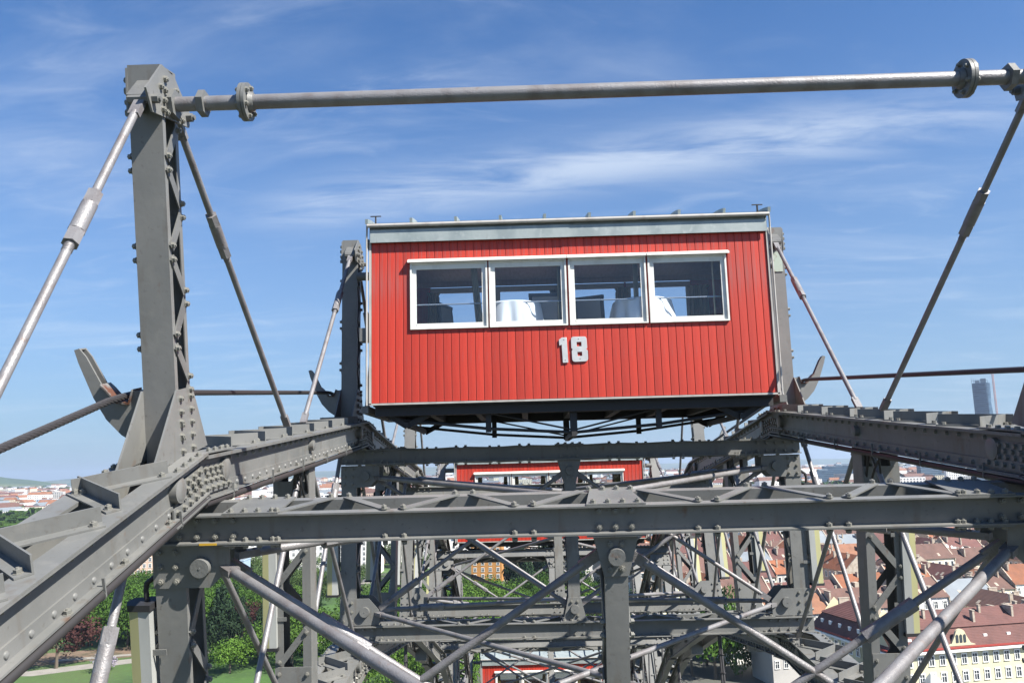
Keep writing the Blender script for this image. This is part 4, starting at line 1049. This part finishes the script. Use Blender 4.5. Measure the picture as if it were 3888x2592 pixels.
# --- the yellow corner house with its red mansard
rnd = random.Random(5)
yh = ob('corner_house', None, None, label='yellow ornate corner house with red mansard roof, white windows and curved gables', cat='house')
h = house(gp(0, 0), UU, VV, 62, 13, 20, 7.0, 3, 2, rnd, mans=True, wside=(1, 0, 0, 0)); emit(h, 3, 2, None, None, True, root=yh)
h = house(gp(0, 11), VV, UU, 20, 12.9, 20, 6.9, 3, 2, rnd, mans=True, wside=(1, 0, 0, 0)); emit(h, 3, 2, None, None, True, root=yh)
def gable(s, depth, u=UU, v=VV, o0=(0, 0)):
    mb = MB(); pts = []
    for i in range(13):
        a = math.pi*i/12; pts.append((math.cos(a)*1.2, 2.9+math.sin(a)*1.0))
    prof = [(3.6, 0), (3.5, .6), (2.4, .9), (1.8, 1.9), (1.4, 2.6)]+pts[1:-1]+[(-1.4, 2.6), (-1.8, 1.9), (-2.4, .9), (-3.5, .6), (-3.6, 0)]
    O = Vector((*gp(*s), GZ+20)); mb.prism(prof, O, (u[0], u[1], 0), (0, 0, 1), (-v[0], -v[1], 0), depth)
    g = mk('gable', mb, WALLS[3], yh)
    mb = MB(); a, b = .45, 1.0
    for dx in (-1, 0, 1):
        c = O+Vector((u[0], u[1], 0))*dx*.95+Vector((0, 0, 1.9))-Vector((v[0], v[1], 0))*(depth+.04)
        mb.prism([(-.3, -.8), (.3, -.8), (.3, .7), (0, .95), (-.3, .7)], c, (u[0], u[1], 0), (0, 0, 1), (-v[0], -v[1], 0), .05)
    mk('gable_window', mb, PANE, g)
for a in (17, 49): gable((a, .2), .5)
gable((.2, 8), .5, u=(-VV[0], -VV[1]), v=(UU[0], UU[1]))
for a in (5, 9, 24, 30, 36, 42):
    mb = MB(); O = Vector((*gp(a, .9), GZ+21.2)); mb.prism([(-.45, 0), (.45, 0), (.45, 1.1), (-.45, 1.1)], O, (UU[0], UU[1], 0), (0, 0, 1), (-VV[0], -VV[1], 0), .35); mk('roof_window', mb, FRAME, yh)
for b in (4.5, 12.5, 16, 20, 24, 27.5):
    mb = MB(); O = Vector((*gp(.9, b), GZ+21.2)); mb.prism([(-.45, 0), (.45, 0), (.45, 1.3), (-.45, 1.3)], O, (VV[0], VV[1], 0), (0, 0, 1), (-UU[0], -UU[1], 0), .45); mk('roof_window', mb, FRAME, yh)
for (p0, p1) in ((gp(-.6, -.6), gp(62.6, -.6)), (gp(-.6, -.6), gp(-.6, 31.4))):
    mb = MB(); mb.bar((p0[0], p0[1], GZ+20.1), (p1[0], p1[1], GZ+20.1), .5, .35); mk('gutter', mb, REDMET, yh)
    mb = MB(); d = Vector((p1[0]-p0[0], p1[1]-p0[1], 0)).normalized(); mb.bar((p0[0], p0[1], GZ+19.5), (p1[0], p1[1], GZ+19.5), .8, .5); mk('cornice', mb, FRAME, yh)
for a in (9, 40):    # bay windows with little zinc caps on the long front
    mb = MB(); O = Vector((*gp(a, 0), GZ+2)); U3 = Vector((UU[0], UU[1], 0)); V3 = Vector((VV[0], VV[1], 0))
    mb.prism([(-2, 0), (2, 0), (1.4, -1.4), (-1.4, -1.4)], O, U3, V3, (0, 0, 1), 11.5); b_ = mk('bay', mb, WALLS[3], yh)
    mb = MB(); base = [O+U3*x+V3*y+Vector((0, 0, 11.5)) for x, y in ((-2.3, 0), (2.3, 0), (1.6, -1.7), (-1.6, -1.7))]; top = [O+U3*x+V3*y+Vector((0, 0, 13.0)) for x, y in ((-.6, 0), (.6, 0), (.4, -.4), (-.4, -.4))]
    mb.add(base+top, [(4, 5, 6, 7), (0, 1, 5, 4), (1, 2, 6, 5), (2, 3, 7, 6), (3, 0, 4, 7)]); mk('bay_roof', mb, ROOFS[4], b_)

# --- perimeter blocks of the dense quarter
far = {}
def faradd(key, mb):
    if key not in far: far[key] = MB(); far[key].open = True
    b = len(far[key].v); far[key].v += mb.v; far[key].f += [tuple(b+i for i in f) for f in mb.f]; far[key].m += [0]*len(mb.f)
SL = []
BUW, BVW, ST = 74, 66, 14
rnd = random.Random(21)
for j in range(0, 11):
    for i in range(-3, 11):
        a0 = i*(BUW+ST); b0 = j*(BVW+ST)
        if j == 0 and i < 0: continue
        cx, cy = gp(a0+BUW/2, b0+BVW/2)
        if cx < 44+ (0 if cy > 430 else 14): continue
        if not (inview(cx, cy, GZ+15, .35)): continue
        roofbias = rnd.choice((0, 1, 2, 3))
        def side(o, u, v, LL, ws):
            p = 0
            while p < LL-.1:
                w_ = rnd.uniform(15, 25)
                if LL-p-w_ < 10: w_ = LL-p
                SL.append((gp(o[0]+u[0]*p, o[1]+u[1]*p), (UU[0]*u[0]+VV[0]*u[1], UU[1]*u[0]+VV[1]*u[1]), (UU[0]*v[0]+VV[0]*v[1], UU[1]*v[0]+VV[1]*v[1]), w_, 12.5, rnd.uniform(17, 21.5), rnd.uniform(3.8, 5.8),
                           rnd.choice((0, 0, 1, 2, 0, 1, 3, 4)), rnd.choice((roofbias, roofbias, 0, 1, 1, 2, 1, 3, 1, 4, 4, 2)), ws, j))
                p += w_
        skip0 = (i == 0 and j == 0)
        if j == 1 and i == 0: roofbias = 0
        if not skip0: side((a0, b0), (1, 0), (0, 1), BUW, (1, 0, 0, 0))
        side((a0, b0+BVW), (1, 0), (0, -1), BUW, (0, 0, 0, 1))
        if not skip0: side((a0, b0+12.5), (0, 1), (1, 0), BVW-25, (1, 0, 0, 0))
        side((a0+BUW, b0+12.5), (0, 1), (-1, 0), BVW-25, (0, 0, 0, 1))
        for _ in range(4):    # courtyard wings
            a = a0+rnd.uniform(16, BUW-30); b = b0+rnd.uniform(15, BVW-28)
            SL.append((gp(a, b), (UU if rnd.random() < .5 else VV), (VV if rnd.random() < .0 else (VV)), rnd.uniform(9, 15), 8, rnd.uniform(7, 17), rnd.uniform(.8, 3), rnd.choice((0, 1, 2)), rnd.choice((1, 2, 3, 4, 4)), (1, 0, 0, 0), j))
def dist(s): c = Vector((s[0][0]+s[1][0]*s[3]/2, s[0][1]+s[1][1]*s[3]/2, GZ+s[5])); return (c-CAMP).length
SL2 = []
for s in SL:
    if s[1] == s[2]: s = (s[0], s[1], (-s[1][1], s[1][0]))+s[3:]
    c = (s[0][0]+s[1][0]*s[3]/2+s[2][0]*6, s[0][1]+s[1][1]*s[3]/2+s[2][1]*6)
    if inview(c[0], c[1], GZ+s[5], .12): SL2.append(s)
SL2.sort(key=dist)
ORD = ['first', 'second', 'third', 'fourth', 'fifth', 'sixth', 'seventh', 'eighth', 'ninth', 'tenth', 'eleventh']
for n_, s in enumerate(SL2):
    org, u, v, L_, W_, H_, RH_, wi, ri, ws, jr = s
    h = house(org, u, v, L_, W_, H_, RH_, wi, ri, rnd, wside=ws)
    d_ = dist(s)
    if n_ < 170:
        row = ORD[jr]; kd = 'courtyard wing' if L_ < 15 and W_ < 9 else 'apartment house'
        lb = '%s %s with %s roof in the %s row of blocks' % (WNAME[wi], kd, RNAME[ri], row)
        emit(h, wi, ri, lb, '%s roofed %s %ss in the %s row' % (RNAME[ri], WNAME[wi], kd, row), n_ < 26)
    else:
        faradd(('w', wi), h[0]); faradd(('r', ri), h[1]); faradd(('c', 0), h[2])
        mb = MB(); mb.open = True
        for q, t, nn in h[3]:
            a = t*.5; b = Vector((0, 0, .92)); c = q+nn*.08; mb.add([c-a-b, c+a-b, c+a+b, c-a+b], [(0, 1, 2, 3)])
        faradd(('p', 0), mb)
# satellite dishes along the roof ledge
DISH = [(177.2, 366.9), (176.1, 360.8), (180.8, 366.0), (177.1, 355.6), (176.3, 351.6), (180.8, 358.3), (184.4, 361.7), (183.8, 356.3), (182.8, 351.6), (182.0, 347.6), (185.7, 350.9), (187.5, 348.5), (189.1, 347.6), (188.0, 343.7)]
dm = MB(); dm.open = True; n = 16
dm.v = [(0, .18, 0)]+[(.75*math.cos(6.283*i/n), 0, .75*math.sin(6.283*i/n)) for i in range(n)]; dm.f = [(0, i+1, (i+1) % n+1) for i in range(n)]; dm.m = [0]*n
DM = dm.mesh('reflector', FRAME, True); pm_ = MB(); pm_.cyl((0, .1, -1.6), (0, .1, 0), .05, 6); pm_.cyl((0, .1, -.3), (0, -.6, -.25), .03, 5); PMm = pm_.mesh('mast', STEELD)
for x, y in DISH:
    o = ob('satellite_dish', None, None, (x, y, -11.5), (R(-25), 0, R(25)), label='white satellite dish on a short mast along the roof ledge', cat='dish', group='row of satellite dishes on the roof'); ob('reflector', DM, o); ob('mast', PMm, o)

# --- buildings seen through the left half of the wheel
def slab(x, y, rz, L, W_, H, wi, label, name='office_building', cat='building', flat=True, wd=1.4, ht=1.9, fh=3.5, sp=3.2, band=False, roofc=4, windows=True, near=True):
    o = ob(name, None, None, (x, y, GZ), (0, 0, R(rz)), label=label, cat=cat)
    mb = MB(); mb.box(0, L, 0, W_, 0, H); mb.box(-.2, L+.2, -.2, W_+.2, H, H+.5); mk('wall', mb, WALLS[wi], o)
    mb = MB(); mb.box(.6, L-.6, .6, W_-.6, H+.5, H+.62); mb.box(L*.2, L*.35, W_*.3, W_*.7, H+.62, H+3); mb.box(L*.6, L*.68, W_*.3, W_*.7, H+.62, H+2.2); mk('roof', mb, ROOFS[roofc], o)
    fm, pm2 = winmesh(wd, ht); n = int(L/sp); f = int((H-.8)/fh)
    if not windows: return o
    if near:
        for i in range(n):
            for j in range(f):
                a = ob('window', fm, o, ((i+.5)*L/n, 0, H-ht*.5-1.0-j*fh)); ob('pane', pm2, a)
    else:
        mb = MB()
        for i in range(n):
            for j in range(f): c = (i+.5)*L/n; z = H-ht*.5-1.0-j*fh; mb.box(c-wd/2, c+wd/2, -.05, .05, z-ht/2, z+ht/2)
        for i in range(int(W_/sp)):
            for j in range(f): c = (i+.5)*sp; z = H-ht*.5-1.0-j*fh; mb.box(L-.05, L+.05, c-wd/2, c+wd/2, z-ht/2, z+ht/2)
        x_ = mk('window_panes', mb, PANE, o); x_['kind'] = 'stuff'
    return o
slab(-262, 470, 3, 52, 16, 27, 4, 'pinkish office building with pale window bands above the park trees')
slab(-208, 462, 3, 44, 14, 13, 5, 'low green-grey pavilion with narrow windows in front of the pinkish offices', sp=1.6, wd=.7)
slab(-196, 520, 5, 36, 15, 30, 1, 'white office tower with square windows behind the street trees')
slab(-152, 505, 4, 30, 14, 21, 1, 'white four storey office block left of the lamp on the second column')
slab(-118, 500, 2, 26, 14, 32, 1, 'tall white apartment block with striped front seen between the lattice columns', fh=3.0, sp=2.8)
slab(-82, 520, 0, 30, 14, 22, 2, 'grey block behind the inner columns')
slab(-33, 452, -4, 17, 15, 26, 6, 'ochre orange apartment building beside a tall dark tree', sp=3.6)
slab(0, 468, -3, 38, 15, 24, 1, 'white house with tall windows in the middle of the view', sp=3.6)
slab(46, 440, -8, 26, 14, 24, 5, 'pale blue old apartment building behind the centre column', sp=3.4)
slab(2, 505, -3, 34, 14, 20, 0, 'cream house with a brown roof above the white one', roofc=1)
for (x, y, L, H, wi, lb) in ((-985, 1535, 62, 24, 0, 'cream classical block with four rows of windows at the far left edge'), (-915, 1512, 34, 27, 5, 'blue-grey block between two pale classical ones at the far left'), (-878, 1500, 46, 28, 1, 'white classical block right of the blue-grey one'), (-829, 1500, 30, 24, 0, 'cream block touching the rim girder at the far left')):
    slab(x, y, 4, L, 20, H, wi, lb, near=False, sp=4.2, wd=1.8, ht=2.4, fh=5, roofc=3)
o = slab(-1380, 2400, 3, 150, 30, 26, 1, 'long white and blue striped office building behind the classical blocks', windows=False)
BLUEG = mat('blue_office_glass', (.06, .10, .17), .2)
mb = MB()
for j in range(4): mb.box(1, 149, -.15, .1, 4+j*6, 7+j*6)
mk('window_band', mb, BLUEG, o)

# --- the office towers far to the right
GB = mat('blue_curtain_wall', (.022, .055, .10), .5, 0, [(.05, (.05, .10, .16), .4, .6, (1, 1, 6))])
GL = mat('light_spandrel', (.16, .21, .26), .5)
def tower(x, y, rz, L, W_, H, label, light=False, step=4.0, name='office_tower'):
    o = ob(name, None, None, (x, y, GZ), (0, 0, R(rz)), label=label, cat='office tower')
    mb = MB(); mb.box(0, L, 0, W_, 0, H); mk('curtain_wall', mb, GB, o)
    n = int(H/step); mb = MB()
    for j in range(n+1): mb.box(-.3, L+.3, -.3, W_+.3, j*step, j*step+(1.7 if light else .7))
    mk('floor_bands', mb, GL, o)
    mb = MB(); mb.box(L*.2, L*.7, W_*.2, W_*.8, H+1, H+4); mk('plant_room', mb, GL, o)
tower(668, 1850, -6, 130, 26, 58-10, 'long low dark blue glass block of the office city', step=5)
tower(640, 1830, -6, 40, 26, 38, 'short blue glass wing left of the long block')
tower(872, 1830, -6, 36, 24, 58, 'pale banded glass tower right of the tangle of wires', True)
tower(812, 1900, -6, 36, 24, 96, 'slender dark tower rising behind the lattice column')
tower(918, 1850, -6, 60, 24, 52, 'blue glass block between two banded ones')
tower(968, 1800, -6, 70, 24, 56, 'wide white banded block at the right end of the office city', True, 5)
# tall dark skyscraper with folded side, tower crane beside it
o = ob('skyscraper', None, None, (1122, 2000, GZ), (0, 0, R(-28)), label='tall dark blue glass skyscraper with folded flank rising at the right edge', cat='skyscraper')
mb = MB(); mb.open = True; HT = 238; n = 30
def sec(z):
    f = z/HT; k1_ = 6*math.sin(f*7.5); return [(-21, -14), (13-f*5, -14), (18-f*5+k1_*.45, -8), (20-f*6-k1_*.35, -2), (22-f*6+k1_*.4, 5), (20-f*5, 14), (-21, 14)]
rings = [[(a, b, HT*i/n) for a, b in sec(HT*i/n)] for i in range(n+1)]
mb.v = [q for r_ in rings for q in r_]; m_ = 7
mb.f = [(i*m_+j, i*m_+(j+1) % m_, (i+1)*m_+(j+1) % m_, (i+1)*m_+j) for i in range(n) for j in range(m_)]+[tuple(n*m_+j for j in range(m_))]; mb.m = [0]*len(mb.f)
mk('curtain_wall', mb, GB, o)
mb = MB()
for j in range(44): z = 6+j*5.2; mb.box(-21.2, 12-j*.11, -14.2, -13.9, z, z+.5)
mk('floor_bands', mb, GL, o)
mb = MB()
for i in range(9): x_ = -21+i*4.2; mb.box(x_-.4, x_+.4, -14, -13.4, HT, HT+13-i*.9)
mb.box(-21, 12, -14, -13.5, HT+6, HT+6.8); mb.box(-2, 10, -6, 8, HT, HT+11); mb.box(-14, -4, -6, 8, HT, HT+7); mk('crown_screen', mb, GL, o)
CRN = mat('crane_paint', (.42, .20, .16), .6)
o = ob('tower_crane', None, None, (1137, 1975, GZ), label='thin red tower crane standing against the skyscraper', cat='crane')
def truss(a, b, s_, n):
    a = Vector(a); b = Vector(b); mb = MB(); d = (b-a).normalized(); u_ = d.orthogonal().normalized(); v_ = d.cross(u_)
    for e, f in ((-1, -1), (-1, 1), (1, 1), (1, -1)): mb.bar(a+(u_*e+v_*f)*s_, b+(u_*e+v_*f)*s_, s_*.36, s_*.36)
    for i in range(n):
        p0 = a+(b-a)*i/n; p1 = a+(b-a)*(i+1)/n
        for (e, f), (g_, h_) in (((-1, -1), (-1, 1)), ((-1, 1), (1, 1)), ((1, 1), (1, -1)), ((1, -1), (-1, -1))): mb.bar(p0+(u_*e+v_*f)*s_, p1+(u_*g_+v_*h_)*s_, s_*.22, s_*.22)
    return mb
mk('mast', truss((0, 0, 0), (0, 0, 272), 1.5, 40), CRN, o); mk('jib', truss((0, 0, 266), (-52, -4, 262), 1.1, 16), STEELD, o); mk('counter_jib', truss((0, 0, 266), (20, 2, 269), 1.1, 6), STEELD, o)
mb = MB(); mb.box(16, 20, 0, 3, 262, 267); mk('counterweight', mb, CHIM, o); mb = MB(); mb.box(-2.4, 0, -4, -1.5, 258, 262); mk('cab', mb, FRAME, o)
def leanfar(x, y, h): pass

# --- middle distance: separate blocks out to 1.6 km, then one mass of town
rnd = random.Random(99)
def tblock(x, y, rz, L, W_, H, gab):
    c_, s_ = math.cos(rz), math.sin(rz); q = lambda a, b, z: (x+a*c_-b*s_, y+a*s_+b*c_, GZ+z)
    wl = MB(); wl.open = True; rf = MB(); rf.open = True; wn = MB(); wn.open = True
    wl.add([q(0, 0, 0), q(L, 0, 0), q(L, W_, 0), q(0, W_, 0), q(0, 0, H), q(L, 0, H), q(L, W_, H), q(0, W_, H)], [(0, 1, 5, 4), (1, 2, 6, 5), (2, 3, 7, 6), (3, 0, 4, 7)]+([] if gab else [(4, 5, 6, 7)]))
    rh = W_*.38 if gab else .25
    if gab: rf.add([q(-.4, -.4, H-.2), q(L+.4, -.4, H-.2), q(L+.4, W_/2, H+rh), q(-.4, W_/2, H+rh), q(L+.4, W_+.4, H-.2), q(-.4, W_+.4, H-.2)], [(0, 1, 2, 3), (3, 2, 4, 5), (1, 4, 2), (5, 0, 3)])
    else: rf.add([q(.5, .5, H+.06), q(L-.5, .5, H+.06), q(L-.5, W_-.5, H+.06), q(.5, W_-.5, H+.06)], [(0, 1, 2, 3)])
    n = max(1, int(L/4)); f = max(1, int(H/3.3))
    if (Vector((x, y, 0))-CAMP).length < 2600:
        for i in range(n):
            for j in range(f):
                a = (i+.3)*L/n; b = a+L/n*.42; z = 1.2+j*3.3; wn.add([q(a, -.06, z), q(b, -.06, z), q(b, -.06, z+1.6), q(a, -.06, z+1.6)], [(0, 1, 2, 3)])
    return wl, rf, wn
spots = []
def density(x, y):
    a = math.degrees(math.atan2(x, y)); d_ = math.hypot(x, y)
    if a > 12 and 1150 < d_ < 1750: return .12     # green belt by the river on the right
    if -16 < a < 6 and 650 < d_ < 1500: return .25
    if a < -25 and d_ < 1400: return .0
    return .85
for _ in range(18000):
    a = R(rnd.uniform(-35, 36)); d_ = 560*math.exp(rnd.uniform(0, 1)**.9*math.log(7600/560))
    x = d_*math.sin(a); y = d_*math.cos(a)
    if x > 44 and y < 1040 and a > R(5): continue
    if x < -600 and d_ < 1480: continue
    if rnd.random() > density(x, y): continue
    if not inview(x, y, GZ+10, .03): continue
    if any(abs(x-p_[0]) < 18+d_*.002 and abs(y-p_[1]) < 14+d_*.002 for p_ in spots[-300:]): continue
    if 560 < x < 1180 and 1750 < y < 2050: continue
    spots.append((x, y, d_))
spots.sort(key=lambda s: s[2])
lone = 0
for n_, (x, y, d_) in enumerate(spots):
    L_ = rnd.uniform(16, 46)*(1+d_/9000); W_ = rnd.uniform(11, 16); H_ = rnd.uniform(9, 24)*(1.6 if rnd.random() < .07 else 1); gab = rnd.random() < .42
    wi = rnd.choice((0, 1, 1, 1, 2, 1, 0, 4)); ri = rnd.choice((3, 3, 1, 1, 2, 4, 4)) if gab else 4
    if rnd.random() < .6: wi = 1
    wl, rf, wn = tblock(x, y, R(rnd.choice((rnd.uniform(-12, 12), rnd.uniform(70, 100)))), L_, W_, H_, gab)
    if lone < 120 and d_ < 1700 and rnd.random() < .8:
        lone += 1; rn = RNAME[ri] if gab else 'flat grey'
        o = ob('town_house' if H_ < 15 else 'apartment_block', None, None, label='distant %s block with %s roof beyond the trees' % (WNAME[wi], rn), cat='building', group='distant %s blocks with %s roofs' % (WNAME[wi], rn))
        mk('wall', wl, WALLS[wi], o); mk('roof', rf, ROOFS[ri], o)
        if wn.f: q_ = mk('window_panes', wn, PANE, o); q_['kind'] = 'stuff'
    else:
        faradd(('w', wi), wl); faradd(('r', ri), rf); faradd(('p', 0), wn)
allm = MB(); allm.open = True; mats_ = []; 
for key, mb in far.items():
    mi_ = len(mats_); mats_.append({'w': WALLS, 'r': ROOFS, 'c': [CHIM], 'p': [PANE]}[key[0]][key[1]])
    b = len(allm.v); allm.v += mb.v; allm.f += [tuple(b+i for i in f) for f in mb.f]; allm.m += [mi_]*len(mb.f)
mk('distant_town', allm, mats_, None, label='mass of small pale and red roofed buildings reaching to the horizon', cat='town', kind='stuff')
# woods and street trees of the middle distance: leaf clumps in one mass
WOOD = mat('distant_foliage', (0.042, 0.081, 0.018), .9, 0, [(.01, (0.028, 0.059, 0.015), .4, .6, (1, 1, 1)), (.06, (0.059, 0.101, 0.022), .5, .7, (1, 1, 1))], spec=.1)
mb = MB(); mb.open = True; rnd = random.Random(4)
def clump(x, y, z, s_):
    for i in range(7):
        c = Vector((x+rnd.gauss(0, .4)*s_, y+rnd.gauss(0, .4)*s_, z+rnd.uniform(.15, 1.0)*s_)); 
        for j in range(3):
            nn = Vector((rnd.gauss(0, 1), rnd.gauss(0, 1), rnd.gauss(0, 1))).normalized(); a = nn.orthogonal()*s_*.42; b = nn.cross(nn.orthogonal())*s_*.42
            mb.add([c-a, c-b, c+a, c+b], [(0, 1, 2, 3)])
ntr = 0
for _ in range(16000):
    a = R(rnd.uniform(-35, 36)); d_ = 600*math.exp(rnd.uniform(0, 1)*math.log(6500/600)); x = d_*math.sin(a); y = d_*math.cos(a)
    if x > 44 and y < 1060 and a > R(5): continue
    dn = density(x, y); pr = .22 if dn > .5 else (1.0 if dn < .3 else .6)
    if x < -560 and 1180 < y < 1480: pr = 1
    if rnd.random() > pr: continue
    if not inview(x, y, GZ+8, .03): continue
    clump(x, y, GZ, rnd.uniform(8, 14)*(1+d_/8000)); ntr += 1
o = mk('distant_woods', mb, WOOD, None, label='belts of green trees between the distant buildings', cat='woods', kind='stuff')
# railway land left: masts
for i in range(9):
    x = -640+i*13+rnd.uniform(-6, 6); y = 1060+rnd.uniform(-60, 60); mb = MB(); mb.cyl((0, 0, 0), (0, 0, 16), .5, 6, .3); mb.bar((0, 0, 14), (3, 0, 14.6), .3, .3)
    mk('lamp_mast', mb, CHIM, None, loc=(x, y, GZ), label='tall rust brown mast on the waste ground at the far left', cat='mast', group='masts on the waste ground')
# hills
HILLM = mat('hill_cover', (0.038, 0.073, 0.021), .95, 0, [(.0009, (0.091, 0.112, 0.038), .50, .56, (1, 1, 2)), (.004, (0.028, 0.056, 0.018), .45, .6, (1, 1, 1))])
def hill(name, cx, cy, half, depth, height, prof, seed):
    rn = random.Random(seed); mb = MB(); mb.open = True; nx, ny = 60, 12; ph = [rn.uniform(0, 6) for _ in range(6)]
    for j in range(ny+1):
        for i in range(nx+1):
            u_ = i/nx; v_ = j/ny; x = cx+(u_-.5)*2*half; y = cy+v_*depth
            e = prof(u_)*math.sin(math.pi*min(1, v_*.5+.0)) if v_ <= 1 else 0
            z = height*e*(1+.05*math.sin(u_*23+ph[0]+v_*3)+.04*math.sin(u_*51+ph[1]))
            mb.v.append((x, y, GZ-1+z))
    for j in range(ny):
        for i in range(nx): a = j*(nx+1)+i; mb.f.append((a, a+1, a+nx+2, a+nx+1)); mb.m.append(0)
    return mk(name, mb, HILLM, None, True, kind='structure')
hill('hill', -4750, 5200, 1500, 1200, 215, lambda u_: max(0, 1-max(0, u_-.35)/.6)**.9 if u_ > .35 else 1.0, 1)
hill('hill', -5600, 11500, 2600, 2500, 165, lambda u_: math.sin(math.pi*min(1, max(0, u_)))**.6*(.7+.3*math.sin(u_*5)), 2)
hill('hill', -2000, 13000, 3500, 2500, 140, lambda u_: math.sin(math.pi*u_)**.7, 3)
hill('hill', 5500, 14500, 5500, 2500, 95, lambda u_: math.sin(math.pi*u_)**.4, 4)
# cars on the street beyond the lawn
CARP = [mat('car_paint_'+n, c, .3, 0) for n, c in (('white', (.7, .7, .7)), ('dark', (.03, .035, .045)), ('silver', (.4, .42, .44)), ('red', (.35, .02, .02)))]
def car(x, y, rz, ci, lab, grp):
    o = ob('parked_car', None, None, (x, y, GZ+.1), (0, 0, rz), label=lab, cat='car', group=grp)
    mb = MB(); mb.prism([(-2.1, .3), (2.1, .3), (2.15, .75), (1.2, .95), (-1.9, 1.0), (-2.15, .8)], (0, -.85, 0), (1, 0, 0), (0, 0, 1), (0, 1, 0), 1.7); mk('body', mb, CARP[ci], o)
    mb = MB(); mb.prism([(-1.7, .97), (1.1, .95), (.4, 1.42), (-1.2, 1.45)], (0, -.75, 0), (1, 0, 0), (0, 0, 1), (0, 1, 0), 1.5); mk('window', mb, PANE, o)
    for a in (-1.35, 1.35):
        for b in (-.86, .86): mb = MB(); mb.cyl((a, b-.08, .32), (a, b+.08, .32), .32, 12); mk('wheel', mb, BLACK, o)
names = ['white', 'black', 'silver', 'red']; rnd = random.Random(8)
for i in range(22):
    ci = rnd.choice((0, 1, 1, 2, 2, 3)); x = -230+i*11+rnd.uniform(-2, 2); car(x, 473-(x+150)*.065+rnd.choice((0, 7)), rnd.uniform(-.05, .05)-.06, ci, 'small %s car on the street beyond the park lawns' % names[ci], '%s cars on the street beyond the park' % names[ci])
# bench and lamp posts by the park path
o = ob('park_bench', None, None, (-146, 280, GZ+.1), (0, 0, R(25)), label='pale wooden bench on the bare earth by the park path', cat='bench')
for z, b in ((.45, 0), (.45, .16), (.70, .38), (.86, .40)): mb = MB(); mb.box(-1.1, 1.1, b-.06, b+.06, z, z+.05); mk('slat', mb, FRAME, o)
for a in (-.9, .9): mb = MB(); mb.box(a-.05, a+.05, -.05, .42, 0, .44); mk('leg', mb, STEELD, o)
for i, (x, y) in enumerate(((-143, 270), (-118, 287), (-95, 296))):
    o = ob('park_lamp', None, None, (x, y, GZ+.1), label='slim grey park lamp with round white head by the path', cat='lamp', group='lamps along the park path')
    mb = MB(); mb.cyl((0, 0, 0), (0, 0, 4), .06, 8); mk('pole', mb, STEELD, o); mb = MB(); mb.cyl((0, 0, 4), (0, 0, 4.4), .22, 10, .28); mk('lamp_head', mb, FRAME, o)
# ---- air: one even haze over the whole scene
hm = bpy.data.materials.new('haze_air'); hm.use_nodes = True; t = hm.node_tree; t.nodes.clear()
pv = t.nodes.new('ShaderNodeVolumePrincipled'); pv.inputs['Color'].default_value = (.66, .80, 1, 1); pv.inputs['Density'].default_value = .00007; pv.inputs['Anisotropy'].default_value = .2
oo = t.nodes.new('ShaderNodeOutputMaterial'); t.links.new(pv.outputs[0], oo.inputs['Volume'])
mb = MB(); mb.box(-20000, 20000, -20000, 20000, GZ-1, 252)
mk('haze', mb, hm, None, kind='stuff', label='pale blue air haze over the distant city', cat='haze')
print('objects', len(bpy.data.objects), 'tris', sum(len(m.polygons) for m in bpy.data.meshes), 'spots', len(spots), 'slices', len(SL2), 'clumps', ntr)
